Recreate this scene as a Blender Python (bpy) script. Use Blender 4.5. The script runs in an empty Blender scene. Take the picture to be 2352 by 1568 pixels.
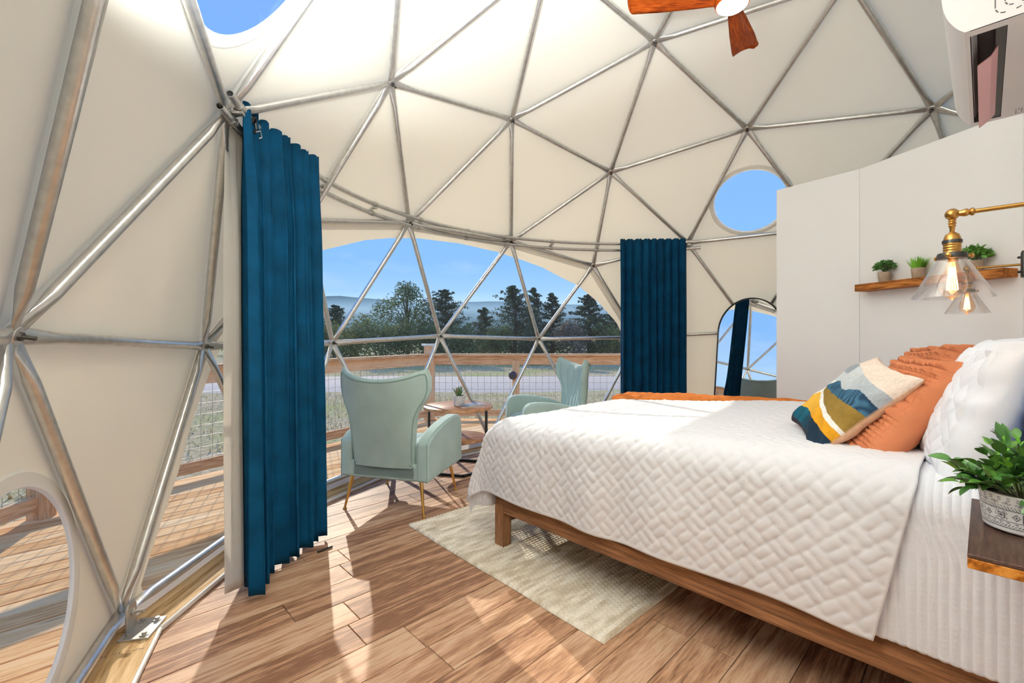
import bpy, bmesh, math, random
import numpy as np
from mathutils import Vector, Matrix

random.seed(7)
rng = np.random.RandomState(11)
SC = bpy.context.scene
COL = SC.collection
PI = math.pi

# ------------------------------------------------------------------ camera
CAM_H = 1.24
cd = bpy.data.cameras.new('camera')
cam = bpy.data.objects.new('camera', cd)
COL.objects.link(cam)
cam.location = (0, 0, CAM_H)
cam.rotation_euler = (PI / 2, 0, 0)
cd.sensor_fit = 'HORIZONTAL'
cd.sensor_width = 36.0
cd.lens = 36.0 * 1036.4 / 2352.0
cd.shift_x = 11.74 / 2352.0
cd.shift_y = -9.15 / 2352.0
cd.clip_start = 0.02
cd.clip_end = 5000
SC.camera = cam

# ------------------------------------------------------------------ exposure
SC.view_settings.view_transform = 'Standard'
SC.view_settings.look = 'None'
SC.view_settings.gamma = 1
SC.view_settings.use_curve_mapping = False
SC.view_settings.exposure = 0.46
try:
    SC.cycles.use_denoising = True
    SC.cycles.max_bounces = 14
    SC.cycles.diffuse_bounces = 7
    SC.cycles.transparent_max_bounces = 24
    SC.cycles.sample_clamp_indirect = 6
    SC.cycles.caustics_reflective = False
    SC.cycles.caustics_refractive = False
except Exception:
    pass

# ------------------------------------------------------------------ sky and sun
SUN_AZ = (0.40, -0.9165)       # horizontal direction the light travels
SUN_EL = math.radians(26)
wd = bpy.data.worlds.new('sky')
SC.world = wd
wd.use_nodes = True
nt = wd.node_tree
nt.nodes.clear()
def wn(t, **k):
    n = nt.nodes.new(t)
    for a, b in k.items():
        setattr(n, a, b)
    return n
w_out = wn('ShaderNodeOutputWorld'); w_bg = wn('ShaderNodeBackground')
w_tc = wn('ShaderNodeTexCoord'); w_sep = wn('ShaderNodeSeparateXYZ')
w_ramp = wn('ShaderNodeValToRGB')
w_map = wn('ShaderNodeMapping'); w_noise = wn('ShaderNodeTexNoise'); w_cr = wn('ShaderNodeValToRGB'); w_mix = wn('ShaderNodeMixRGB')
nt.links.new(w_tc.outputs['Generated'], w_sep.inputs[0])
nt.links.new(w_sep.outputs['Z'], w_ramp.inputs[0])
r = w_ramp.color_ramp
r.elements[0].position = 0.0; r.elements[0].color = (0.56, 0.80, 1.0, 1)
r.elements[1].position = 1.0; r.elements[1].color = (0.17, 0.36, 0.86, 1)
e = r.elements.new(0.16); e.color = (0.26, 0.54, 1.0, 1)
e = r.elements.new(0.45); e.color = (0.22, 0.47, 1.0, 1)
w_map.inputs['Scale'].default_value = (1.4, 1.4, 4.0)
w_map.inputs['Location'].default_value = (3.7, 0.4, 1.3)
w_noise.inputs['Scale'].default_value = 1.7
w_noise.inputs['Detail'].default_value = 6
w_noise.inputs['Roughness'].default_value = 0.55
nt.links.new(w_tc.outputs['Generated'], w_map.inputs['Vector'])
nt.links.new(w_map.outputs[0], w_noise.inputs['Vector'])
nt.links.new(w_noise.outputs[0], w_cr.inputs[0])
w_cr.color_ramp.elements[0].position = 0.56; w_cr.color_ramp.elements[0].color = (0, 0, 0, 1)
w_cr.color_ramp.elements[1].position = 0.86; w_cr.color_ramp.elements[1].color = (0.6, 0.6, 0.6, 1)
nt.links.new(w_cr.outputs[0], w_mix.inputs[0])
nt.links.new(w_ramp.outputs[0], w_mix.inputs[1])
w_mix.inputs[2].default_value = (0.86, 0.93, 1.0, 1)
nt.links.new(w_mix.outputs[0], w_bg.inputs['Color'])
w_bg.inputs['Strength'].default_value = 0.80
nt.links.new(w_bg.outputs[0], w_out.inputs['Surface'])

sd = bpy.data.lights.new('sun', 'SUN')
sd.energy = 3.1
sd.angle = math.radians(0.6)
sd.color = (1.0, 0.90, 0.76)
sun = bpy.data.objects.new('sun', sd)
COL.objects.link(sun)
ldir = Vector((SUN_AZ[0] * math.cos(SUN_EL), SUN_AZ[1] * math.cos(SUN_EL), -math.sin(SUN_EL)))
sun.rotation_euler = ldir.to_track_quat('-Z', 'Y').to_euler()
sun.location = (-6, 14, 9)

# added unseen fill light that brightens the room by bouncing off the dome cover
fd = bpy.data.lights.new('bounce_fill', 'AREA')
fd.shape = 'DISK'; fd.size = 0.5; fd.spread = math.radians(120); fd.energy = 225; fd.color = (0.80, 0.89, 1.0)
fill_light = bpy.data.objects.new('bounce_fill', fd)
COL.objects.link(fill_light)
fill_light.location = (-0.32, 0.60, 1.86)
fill_light.rotation_euler = Vector((-0.10, 0.22, 0.95)).to_track_quat('-Z', 'Y').to_euler()

# ------------------------------------------------------------------ helpers
def emp(name, label=None, cat=None, loc=(0, 0, 0), rotz=0.0, group=None, kind=None, mat=None, parent=None):
    o = bpy.data.objects.new(name, None)
    COL.objects.link(o)
    if mat is not None:
        o.matrix_world = mat
    else:
        o.location = loc
        o.rotation_euler = (0, 0, rotz)
    o.empty_display_size = 0.05
    if parent: o.parent = parent
    return tag(o, label, cat, group, kind)

def tag(o, label=None, cat=None, group=None, kind=None):
    if label: o['label'] = label
    if cat: o['category'] = cat
    if group: o['group'] = group
    if kind: o['kind'] = kind
    return o

class MB:
    def __init__(s):
        s.v = []; s.f = []
    def add(s, verts, faces):
        b = len(s.v)
        s.v.extend([tuple(map(float, p)) for p in verts])
        s.f.extend([tuple(b + i for i in f) for f in faces])
        return s
    def box(s, c, size, R=None):
        hx, hy, hz = size[0] / 2, size[1] / 2, size[2] / 2
        P = [Vector((x, y, z)) for z in (-hz, hz) for y in (-hy, hy) for x in (-hx, hx)]
        if R is not None: P = [R @ p for p in P]
        P = [p + Vector(c) for p in P]
        return s.add(P, [(0, 2, 3, 1), (4, 5, 7, 6), (0, 1, 5, 4), (2, 6, 7, 3), (0, 4, 6, 2), (1, 3, 7, 5)])
    def bar(s, a, b, wdt, hgt, up=(0, 0, 1)):
        a = Vector(a); b = Vector(b); d = b - a; L = d.length; d.normalize()
        up = Vector(up); x = d.cross(up)
        if x.length < 1e-5: x = d.cross(Vector((1, 0, 0)))
        x.normalize(); z = x.cross(d)
        R = Matrix((x, d, z)).transposed()
        return s.box((a + b) / 2, (wdt, L, hgt), R)
    def tube(s, pts, rad, n=10, caps=True, shape=None):
        """pts list, rad float/list; shape: optional list of (sx,sy) cross-section scales with fixed 'up' given by shape_up"""
        pts = [Vector(p) for p in pts]
        m = len(pts)
        if not hasattr(rad, '__len__'): rad = [rad] * m
        t0 = (pts[1] - pts[0]).normalized()
        up = Vector((0, 0, 1)) if abs(t0.z) < 0.9 else Vector((1, 0, 0))
        if shape is not None and shape[0] is not None: up = Vector(shape[0])
        x = t0.cross(up).normalized(); 
        rings = []
        for i in range(m):
            if i == 0: t = (pts[1] - pts[0])
            elif i == m - 1: t = pts[-1] - pts[-2]
            else: t = (pts[i + 1] - pts[i - 1])
            t.normalize()
            x = (x - t * x.dot(t)).normalized()
            y = t.cross(x) 
            sx, sy = (1, 1) if shape is None else shape[1][i]
            rings.append([pts[i] + x * (rad[i] * sx * math.cos(2 * PI * k / n)) + y * (rad[i] * sy * math.sin(2 * PI * k / n)) for k in range(n)])
        V = [p for r_ in rings for p in r_]
        F = []
        for i in range(m - 1):
            for k in range(n):
                k2 = (k + 1) % n
                F.append((i * n + k, i * n + k2, (i + 1) * n + k2, (i + 1) * n + k))
        if caps:
            F.append(tuple(reversed(range(n)))); F.append(tuple((m - 1) * n + k for k in range(n)))
        return s.add(V, F)
    def lathe(s, prof, n=24, c=(0, 0, 0), cap0=True, cap1=True, R=None):
        V = []
        for (r_, z) in prof:
            for k in range(n):
                p = Vector((r_ * math.cos(2 * PI * k / n), r_ * math.sin(2 * PI * k / n), z))
                if R is not None: p = R @ p
                V.append(p + Vector(c))
        F = []
        m = len(prof)
        for i in range(m - 1):
            for k in range(n):
                k2 = (k + 1) % n
                F.append((i * n + k, i * n + k2, (i + 1) * n + k2, (i + 1) * n + k))
        if cap0: F.append(tuple(reversed(range(n))))
        if cap1: F.append(tuple((m - 1) * n + k for k in range(n)))
        return s.add(V, F)
    def prism(s, poly, h0, h1, f=lambda a, b, h: (a, b, h)):
        n = len(poly)
        V = [f(a, b, h0) for a, b in poly] + [f(a, b, h1) for a, b in poly]
        F = [tuple(reversed(range(n))), tuple(range(n, 2 * n))]
        for i in range(n):
            j = (i + 1) % n
            F.append((i, j, n + j, n + i))
        return s.add(V, F)
    def grid(s, P, cu=False, cv=False):
        nu, nv = P.shape[:2]
        V = P.reshape(-1, 3)
        F = []
        for i in range(nu if cu else nu - 1):
            for j in range(nv if cv else nv - 1):
                i2 = (i + 1) % nu; j2 = (j + 1) % nv
                F.append((i * nv + j, i2 * nv + j, i2 * nv + j2, i * nv + j2))
        return s.add(V, F)
    def mesh(s, name, smooth=True, angle=40):
        me = bpy.data.meshes.new(name)
        me.from_pydata(s.v, [], s.f)
        bm = bmesh.new(); bm.from_mesh(me)
        bmesh.ops.recalc_face_normals(bm, faces=bm.faces)
        bm.to_mesh(me); bm.free()
        if smooth:
            me.polygons.foreach_set('use_smooth', [True] * len(me.polygons))
            if angle: me.set_sharp_from_angle(angle=math.radians(angle))
        return me
    def build(s, name, mat, parent=None, smooth=True, angle=40, bevel=None, seg=2, solid=None, sub=0, loc=None, rotz=0, M=None):
        me = s.mesh(name, smooth, angle)
        return put(name, me, mat, parent, bevel, seg, solid, sub, loc, rotz, M)

def put(name, me, mat, parent=None, bevel=None, seg=2, solid=None, sub=0, loc=None, rotz=0, M=None):
    o = bpy.data.objects.new(name, me)
    COL.objects.link(o)
    if mat is not None and not me.materials: me.materials.append(mat)
    if parent is not None: o.parent = parent
    if M is not None: o.matrix_local = M
    elif loc is not None:
        o.location = loc; o.rotation_euler = (0, 0, rotz)
    if bevel:
        b = o.modifiers.new('Bevel', 'BEVEL'); b.width = bevel; b.segments = seg; b.limit_method = 'ANGLE'; b.angle_limit = math.radians(30)
        b.harden_normals = False
    if solid:
        b = o.modifiers.new('Solidify', 'SOLIDIFY'); b.thickness = abs(solid); b.offset = -1 if solid < 0 else 1
    if sub:
        b = o.modifiers.new('Subsurf', 'SUBSURF'); b.levels = sub; b.render_levels = sub
    return o

def barx(name, a, b, wdt, hgt, mat, parent, bevel=0.003):
    """straight timber with its grain (local x) running from a to b"""
    a = Vector(a); b = Vector(b); x = (b - a); L = x.length; x.normalize()
    up = Vector((0, 0, 1)) if abs(x.z) < .9 else Vector((1, 0, 0))
    y = up.cross(x).normalized(); z = x.cross(y)
    M = Matrix((x, y, z)).transposed().to_4x4(); M.translation = (a + b) / 2
    return MB().box((0, 0, 0), (L, wdt, hgt)).build(name, mat, parent, bevel=bevel, M=M)

def npmesh(name, P, smooth=True, colors=None):
    """grid mesh straight from a numpy array [nu][nv][3]"""
    nu, nv = P.shape[:2]
    idx = np.arange(nu * nv).reshape(nu, nv)
    q = np.stack([idx[:-1, :-1], idx[1:, :-1], idx[1:, 1:], idx[:-1, 1:]], -1).reshape(-1, 4)
    return rawmesh(name, P.reshape(-1, 3), q, smooth, colors)

def rawmesh(name, V, Q, smooth=True, colors=None):
    me = bpy.data.meshes.new(name)
    V = np.ascontiguousarray(V, dtype=np.float32); Q = np.ascontiguousarray(Q, dtype=np.int32)
    k = Q.shape[1]
    me.vertices.add(len(V)); me.vertices.foreach_set('co', V.ravel())
    me.loops.add(Q.size); me.loops.foreach_set('vertex_index', Q.ravel())
    me.polygons.add(len(Q)); me.polygons.foreach_set('loop_start', np.arange(0, Q.size, k, dtype=np.int32))
    me.update(calc_edges=True)
    if smooth: me.polygons.foreach_set('use_smooth', np.ones(len(Q), dtype=bool))
    if colors is not None:
        a = me.color_attributes.new('print', 'FLOAT_COLOR', 'POINT')
        a.data.foreach_set('color', np.ascontiguousarray(colors, dtype=np.float32).ravel())
    me.validate()
    return me

def sstep(x): 
    x = np.clip(x, 0, 1); return x * x * (3 - 2 * x)

# smooth value noise (python/numpy)
_tab = rng.rand(64, 64)
def vnoise(x, y):
    x = np.asarray(x, float); y = np.asarray(y, float)
    xi = np.floor(x).astype(int); yi = np.floor(y).astype(int)
    fx = x - xi; fy = y - yi
    fx = fx * fx * (3 - 2 * fx); fy = fy * fy * (3 - 2 * fy)
    a = _tab[xi % 64, yi % 64]; b = _tab[(xi + 1) % 64, yi % 64]
    c = _tab[xi % 64, (yi + 1) % 64]; d = _tab[(xi + 1) % 64, (yi + 1) % 64]
    return (a * (1 - fx) + b * fx) * (1 - fy) + (c * (1 - fx) + d * fx) * fy - 0.5

# ------------------------------------------------------------------ materials
class NT:
    def __init__(s, name):
        s.m = bpy.data.materials.new(name); s.m.use_nodes = True
        s.t = s.m.node_tree; s.t.nodes.clear()
        s.out = s.n('ShaderNodeOutputMaterial')
    def n(s, typ, **k):
        nd = s.t.nodes.new(typ)
        for a, b in k.items():
            if a.startswith('_'): setattr(nd, a[1:], b)
            else:
                key = a.replace('_', ' ')
                nd.inputs[key].default_value = b
        return nd
    def l(s, a, b): s.t.links.new(a, b)

def c4(c): return (c[0], c[1], c[2], 1)
def srgb(r, g, b):
    f = lambda x: (x / 255 / 12.92) if x / 255 <= 0.04045 else ((x / 255 + 0.055) / 1.055) ** 2.4
    return (f(r), f(g), f(b))

def pbr(name, col, rough=0.5, metal=0.0, bump=None, var=None, sheen=0.0, emit=None, spec=None, coat=0.0, trans=0.0, coord='Object', aniso=None, stint=None):
    """principled with optional noise colour variation var=(scale, amount) and bump=(scale, strength, detail)"""
    M = NT(name)
    b = M.n('ShaderNodeBsdfPrincipled')
    b.inputs['Base Color'].default_value = c4(col)
    b.inputs['Roughness'].default_value = rough
    b.inputs['Metallic'].default_value = metal
    if sheen:
        b.inputs['Sheen Weight'].default_value = sheen
        b.inputs['Sheen Roughness'].default_value = 0.35
        if stint: b.inputs['Sheen Tint'].default_value = c4(stint)
    if spec is not None: b.inputs['Specular IOR Level'].default_value = spec
    if coat: b.inputs['Coat Weight'].default_value = coat
    if trans: b.inputs['Transmission Weight'].default_value = trans
    if emit:
        b.inputs['Emission Color'].default_value = c4(emit[0]); b.inputs['Emission Strength'].default_value = emit[1]
    tc = M.n('ShaderNodeTexCoord')
    src = tc.outputs[coord]
    if aniso:
        mp = M.n('ShaderNodeMapping'); mp.inputs['Scale'].default_value = aniso
        M.l(src, mp.inputs['Vector']); src = mp.outputs[0]
    if var:
        nz = M.n('ShaderNodeTexNoise', Scale=var[0], Detail=5.0); M.l(src, nz.inputs['Vector'])
        mr = M.n('ShaderNodeMapRange'); mr.inputs['From Min'].default_value = 0.25; mr.inputs['From Max'].default_value = 0.75
        mr.inputs['To Min'].default_value = 1 - var[1]; mr.inputs['To Max'].default_value = 1 + var[1]
        M.l(nz.outputs[0], mr.inputs[0])
        hs = M.n('ShaderNodeHueSaturation'); hs.inputs['Color'].default_value = c4(col)
        M.l(mr.outputs[0], hs.inputs['Value']); M.l(hs.outputs[0], b.inputs['Base Color'])
    if bump:
        nz = M.n('ShaderNodeTexNoise', Scale=bump[0], Detail=bump[2] if len(bump) > 2 else 3.0); M.l(src, nz.inputs['Vector'])
        bp = M.n('ShaderNodeBump', Strength=bump[1], Distance=0.01); M.l(nz.outputs[0], bp.inputs['Height']); M.l(bp.outputs[0], b.inputs['Normal'])
    M.l(b.outputs[0], M.out.inputs[0])
    return M.m

def wood(name, dark, mid, light, along=(1.6, 16, 16), rough=0.42, rnd=0.25, ring=0.5, bump=0.15, knots=True, fsc=5.0):
    """grain runs along local x; every object gets its own offset and tone"""
    M = NT(name)
    b = M.n('ShaderNodeBsdfPrincipled', Roughness=rough); b.inputs['Specular IOR Level'].default_value = 0.14
    tc = M.n('ShaderNodeTexCoord'); oi = M.n('ShaderNodeObjectInfo')
    mul = M.n('ShaderNodeVectorMath', _operation='SCALE'); 
    cmb = M.n('ShaderNodeCombineXYZ'); cmb.inputs[0].default_value = 13; cmb.inputs[1].default_value = 7; cmb.inputs[2].default_value = 29
    M.l(cmb.outputs[0], mul.inputs[0]); M.l(oi.outputs['Random'], mul.inputs['Scale'])
    add = M.n('ShaderNodeVectorMath', _operation='ADD'); M.l(tc.outputs['Object'], add.inputs[0]); M.l(mul.outputs[0], add.inputs[1])
    mp = M.n('ShaderNodeMapping'); mp.inputs['Scale'].default_value = along; M.l(add.outputs[0], mp.inputs['Vector'])
    big = M.n('ShaderNodeTexNoise', Scale=0.55, Detail=3.0, Roughness=0.5, Distortion=0.6); M.l(mp.outputs[0], big.inputs['Vector'])
    # cathedral rings : bands of the slow noise
    mm = M.n('ShaderNodeMath', _operation='MULTIPLY'); mm.inputs[1].default_value = 34.0; M.l(big.outputs[0], mm.inputs[0])
    sn = M.n('ShaderNodeMath', _operation='SINE'); M.l(mm.outputs[0], sn.inputs[0])
    fine = M.n('ShaderNodeTexNoise', Scale=fsc, Detail=7.0, Roughness=0.62); M.l(mp.outputs[0], fine.inputs['Vector'])
    mixv = M.n('ShaderNodeMapRange'); mixv.inputs['From Min'].default_value = -1; mixv.inputs['From Max'].default_value = 1
    mixv.inputs['To Min'].default_value = -0.16 * ring; mixv.inputs['To Max'].default_value = 0.16 * ring
    M.l(sn.outputs[0], mixv.inputs[0])
    s1 = M.n('ShaderNodeMath', _operation='ADD'); M.l(mixv.outputs[0], s1.inputs[0]); M.l(fine.outputs[0], s1.inputs[1])
    s2 = M.n('ShaderNodeMath', _operation='MULTIPLY_ADD'); s2.inputs[1].default_value = rnd; s2.inputs[2].default_value = -rnd / 2
    M.l(oi.outputs['Random'], s2.inputs[0])
    s3 = M.n('ShaderNodeMath', _operation='ADD'); M.l(s1.outputs[0], s3.inputs[0]); M.l(s2.outputs[0], s3.inputs[1])
    rp = M.n('ShaderNodeValToRGB'); el = rp.color_ramp.elements
    el[0].position = 0.28; el[0].color = c4(dark); el[1].position = 0.74; el[1].color = c4(light)
    x = el.new(0.5); x.color = c4(mid)
    M.l(s3.outputs[0], rp.inputs[0]); 
    last = rp.outputs[0]
    if knots:
        mk = M.n('ShaderNodeMapping'); mk.inputs['Scale'].default_value = (1.3, 5.5, 1); M.l(add.outputs[0], mk.inputs['Vector'])
        vo = M.n('ShaderNodeTexVoronoi', Scale=1.15); M.l(mk.outputs[0], vo.inputs['Vector'])
        kr = M.n('ShaderNodeMapRange'); kr.inputs['From Min'].default_value = 0.03; kr.inputs['From Max'].default_value = 0.1
        kr.inputs['To Min'].default_value = 0.55; kr.inputs['To Max'].default_value = 0.0; M.l(vo.outputs['Distance'], kr.inputs[0])
        mx = M.n('ShaderNodeMixRGB'); M.l(kr.outputs[0], mx.inputs[0]); M.l(last, mx.inputs[1]); mx.inputs[2].default_value = c4(tuple(x_ * 0.55 for x_ in dark))
        last = mx.outputs[0]
    M.l(last, b.inputs['Base Color'])
    if bump:
        bp = M.n('ShaderNodeBump', Strength=bump, Distance=0.004); M.l(s1.outputs[0], bp.inputs['Height']); M.l(bp.outputs[0], b.inputs['Normal'])
    M.l(b.outputs[0], M.out.inputs[0])
    return M.m

def cloth_through(name, col, amount, rough=0.8, bump=None, tcol=None):
    """diffuse cloth that lets part of the light through"""
    M = NT(name)
    d = M.n('ShaderNodeBsdfDiffuse'); d.inputs['Color'].default_value = c4(col)
    t = M.n('ShaderNodeBsdfTranslucent'); t.inputs['Color'].default_value = c4(tcol or col)
    mx = M.n('ShaderNodeMixShader'); mx.inputs[0].default_value = amount
    M.l(d.outputs[0], mx.inputs[1]); M.l(t.outputs[0], mx.inputs[2])
    if bump:
        tc = M.n('ShaderNodeTexCoord'); nz = M.n('ShaderNodeTexNoise', Scale=bump[0], Detail=4.0); M.l(tc.outputs['Object'], nz.inputs['Vector'])
        bp = M.n('ShaderNodeBump', Strength=bump[1], Distance=0.02); M.l(nz.outputs[0], bp.inputs['Height'])
        M.l(bp.outputs[0], d.inputs['Normal'])
    M.l(mx.outputs[0], M.out.inputs[0])
    return M.m

def film_mat():
    """clear vinyl: mostly see-through, a thin sheen and a little milky scatter with faint ripples"""
    M = NT('clear_film')
    tr = M.n('ShaderNodeBsdfTransparent'); tr.inputs['Color'].default_value = (0.93, 0.95, 0.95, 1)
    gl = M.n('ShaderNodeBsdfGlossy', Roughness=0.06)
    gl.inputs['Color'].default_value = (1, 1, 1, 1)
    df = M.n('ShaderNodeBsdfTranslucent'); df.inputs['Color'].default_value = (0.9, 0.9, 0.88, 1)
    lw = M.n('ShaderNodeLayerWeight', Blend=0.5)
    fr = M.n('ShaderNodeMath', _operation='POWER'); fr.inputs[1].default_value = 4.5; M.l(lw.outputs['Facing'], fr.inputs[0])
    m1 = M.n('ShaderNodeMixShader'); m1.inputs[0].default_value = 0.014
    M.l(tr.outputs[0], m1.inputs[1]); M.l(df.outputs[0], m1.inputs[2])
    tc = M.n('ShaderNodeTexCoord'); mp = M.n('ShaderNodeMapping'); mp.inputs['Scale'].default_value = (0.9, 0.9, 5)
    nz = M.n('ShaderNodeTexNoise', Scale=2.2, Detail=4.0, Distortion=1.2); M.l(tc.outputs['Object'], mp.inputs['Vector']); M.l(mp.outputs[0], nz.inputs['Vector'])
    bp = M.n('ShaderNodeBump', Strength=0.35, Distance=0.02); M.l(nz.outputs[0], bp.inputs['Height']); M.l(bp.outputs[0], gl.inputs['Normal'])
    m2 = M.n('ShaderNodeMixShader')
    mu = M.n('ShaderNodeMath', _operation='MULTIPLY'); mu.inputs[1].default_value = 0.22; M.l(fr.outputs[0], mu.inputs[0]); M.l(mu.outputs[0], m2.inputs[0])
    M.l(m1.outputs[0], m2.inputs[1]); M.l(gl.outputs[0], m2.inputs[2])
    M.l(m2.outputs[0], M.out.inputs[0])
    return M.m

def glass_mat(name, col=(1, 1, 1), tint=0.0, ior=1.45):
    """thin blown glass: clear with fresnel reflection"""
    M = NT(name)
    tr = M.n('ShaderNodeBsdfTransparent'); tr.inputs['Color'].default_value = c4(col)
    gl = M.n('ShaderNodeBsdfGlossy', Roughness=0.02)
    lw = M.n('ShaderNodeLayerWeight', Blend=0.5)
    pw = M.n('ShaderNodeMath', _operation='POWER'); pw.inputs[1].default_value = 2.6; M.l(lw.outputs['Facing'], pw.inputs[0])
    fr = M.n('ShaderNodeMath', _operation='MULTIPLY_ADD'); fr.inputs[1].default_value = 0.75; fr.inputs[2].default_value = 0.06; M.l(pw.outputs[0], fr.inputs[0])
    m = M.n('ShaderNodeMixShader'); M.l(fr.outputs[0], m.inputs[0]); M.l(tr.outputs[0], m.inputs[1]); M.l(gl.outputs[0], m.inputs[2])
    M.l(m.outputs[0], M.out.inputs[0])
    return M.m

def attr_mat(name, rough=0.85, weave=300.0, wstr=0.25):
    M = NT(name)
    b = M.n('ShaderNodeBsdfPrincipled', Roughness=rough); b.inputs['Specular IOR Level'].default_value = 0.2
    a = M.n('ShaderNodeVertexColor'); a.layer_name = 'print'
    tc = M.n('ShaderNodeTexCoord'); mp = M.n('ShaderNodeMapping'); mp.inputs['Scale'].default_value = (1, 0.15, 1)
    nz = M.n('ShaderNodeTexNoise', Scale=weave, Detail=2.0); M.l(tc.outputs['Object'], mp.inputs['Vector']); M.l(mp.outputs[0], nz.inputs['Vector'])
    mr = M.n('ShaderNodeMapRange'); mr.inputs['From Min'].default_value = 0.3; mr.inputs['From Max'].default_value = 0.7; mr.inputs['To Min'].default_value = 0.82; mr.inputs['To Max'].default_value = 1.12
    M.l(nz.outputs[0], mr.inputs[0])
    hs = M.n('ShaderNodeHueSaturation'); M.l(a.outputs[0], hs.inputs['Color']); M.l(mr.outputs[0], hs.inputs['Value'])
    M.l(hs.outputs[0], b.inputs['Base Color'])
    bp = M.n('ShaderNodeBump', Strength=wstr, Distance=0.002); M.l(nz.outputs[0], bp.inputs['Height']); M.l(bp.outputs[0], b.inputs['Normal'])
    M.l(b.outputs[0], M.out.inputs[0])
    return M.m

m_cover = cloth_through('cream_vinyl', (0.895, 0.81, 0.64), 0.27, bump=(3.5, 0.25), tcol=(0.95, 0.83, 0.61))
m_flap = cloth_through('white_vinyl_edge', (0.86, 0.83, 0.77), 0.3, bump=(14, 0.15))
m_film = film_mat()
m_steel = pbr('galvanized_steel', (0.66, 0.65, 0.62), 0.30, 0.85, var=(30, 0.12), bump=(180, 0.08))
m_steel2 = pbr('zinc_bracket', (0.55, 0.53, 0.49), 0.42, 0.75, var=(24, 0.2), bump=(90, 0.1))
m_blackmetal = pbr('black_metal', (0.018, 0.016, 0.015), 0.4, 0.3)
m_darkmetal = pbr('dark_bolt_metal', (0.12, 0.11, 0.1), 0.4, 0.8)
m_floor = wood('oak_plank', srgb(124, 88, 66), srgb(178, 136, 106), srgb(208, 172, 142), along=(1.1, 13, 13), rough=0.52, rnd=0.3, ring=0.75, bump=0.12, fsc=9.0)
m_deck = wood('cedar_deck', srgb(210, 150, 94), srgb(242, 192, 134), srgb(252, 216, 168), along=(0.7, 12, 12), rough=0.9, rnd=0.3, ring=0.3, fsc=8.0)
m_rail = wood('pine_rail', srgb(190, 140, 98), srgb(232, 188, 146), srgb(246, 212, 176), along=(0.8, 12, 12), rough=0.85, rnd=0.2, ring=0.3, fsc=7.0)
m_beam = wood('pine_beam', srgb(166, 128, 82), srgb(205, 168, 118), srgb(226, 194, 148), along=(1.4, 12, 12), rough=0.7, rnd=0.15, ring=1.0)
m_bedwood = wood('walnut_bed', srgb(78, 48, 30), srgb(122, 83, 56), srgb(154, 110, 76), along=(1.4, 22, 22), rough=0.45, rnd=0.1, ring=0.4, knots=False)
m_shelfwood = wood('rustic_shelf', srgb(96, 52, 18), srgb(156, 94, 42), srgb(190, 126, 66), along=(2.5, 22, 22), rough=0.6, rnd=0.1, ring=0.8)
m_standtop = wood('dark_nightstand', srgb(40, 26, 20), srgb(66, 46, 38), srgb(92, 68, 58), along=(3, 30, 30), rough=0.4, rnd=0.05, ring=0.3, knots=False)
m_standedge = wood('amber_edge', srgb(120, 66, 16), srgb(176, 106, 36), srgb(204, 138, 60), along=(4, 20, 20), rough=0.45, rnd=0.05, ring=1.2, knots=False)
m_tablewood = wood('table_top_wood', srgb(132, 88, 58), srgb(178, 130, 94), srgb(204, 160, 122), along=(2.5, 18, 18), rough=0.35, rnd=0.1, ring=0.6, knots=False)
m_fanwood = wood('fan_blade_wood', srgb(104, 36, 6), srgb(150, 62, 14), srgb(186, 90, 26), along=(3, 24, 24), rough=0.4, rnd=0.05, ring=0.5, knots=False)
m_wall = pbr('painted_wall', (0.87, 0.86, 0.86), 0.75, var=(1.5, 0.015), bump=(220, 0.03))
m_whitetrim = pbr('white_trim', (0.82, 0.80, 0.76), 0.45)
m_velvet = pbr('teal_velvet', (0.001, 0.039, 0.094), 0.8, sheen=0.08, var=(7, 0.35), bump=(40, 0.08), spec=0.1, stint=(0.05, 0.35, 0.6))
m_sheer = cloth_through('white_sheer', (0.86, 0.84, 0.80), 0.45, bump=(60, 0.1))
m_mint = pbr('mint_velvet', (0.37, 0.485, 0.455), 0.8, sheen=0.35, var=(5, 0.12), bump=(120, 0.06), spec=0.2)
m_mintpipe = pbr('mint_piping', (0.20, 0.29, 0.265), 0.8, sheen=0.2)
m_gold = pbr('polished_gold', (0.83, 0.52, 0.16), 0.18, 1.0)
m_brass = pbr('aged_brass', (0.40, 0.21, 0.055), 0.3, 1.0, var=(40, 0.15))
m_quilt = pbr('white_quilt', (0.785, 0.785, 0.82), 0.85, spec=0.15, bump=(260, 0.05))
m_waffle = pbr('white_waffle_knit', (0.84, 0.86, 0.92), 0.9, spec=0.1, bump=(300, 0.15))
m_matt = pbr('mattress_white', (0.8, 0.8, 0.8), 0.85)
m_pillow = pbr('white_pillow_cotton', (0.84, 0.86, 0.92), 0.85, spec=0.15, bump=(200, 0.05))
m_rust = pbr('terracotta_cotton', (0.47, 0.165, 0.078), 0.9, spec=0.1, bump=(260, 0.1), var=(12, 0.08))
m_throw = pbr('rust_throw', (0.55, 0.165, 0.035), 0.9, spec=0.1, bump=(120, 0.3), var=(20, 0.2))
m_caramel = pbr('caramel_knit', (0.42, 0.19, 0.065), 0.9, spec=0.1, bump=(150, 0.2))
m_tan = pbr('tan_linen_back', (0.58, 0.37, 0.24), 0.9, spec=0.1, bump=(300, 0.12))
m_print = attr_mat('landscape_print_cotton')
m_jute = attr_mat('jute_braid', 0.95, 500.0, 0.3)
m_headboard = pbr('blue_headboard_velvet', (0.012, 0.10, 0.30), 0.8, sheen=0.4, spec=0.2)
m_mirror = pbr('mirror_glass', (0.93, 0.94, 0.94), 0.015, 1.0)
m_acwhite = pbr('ac_white_plastic', (0.64, 0.605, 0.60), 0.35)
m_acgrey = pbr('ac_slot_grey', (0.11, 0.10, 0.095), 0.5)
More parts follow.
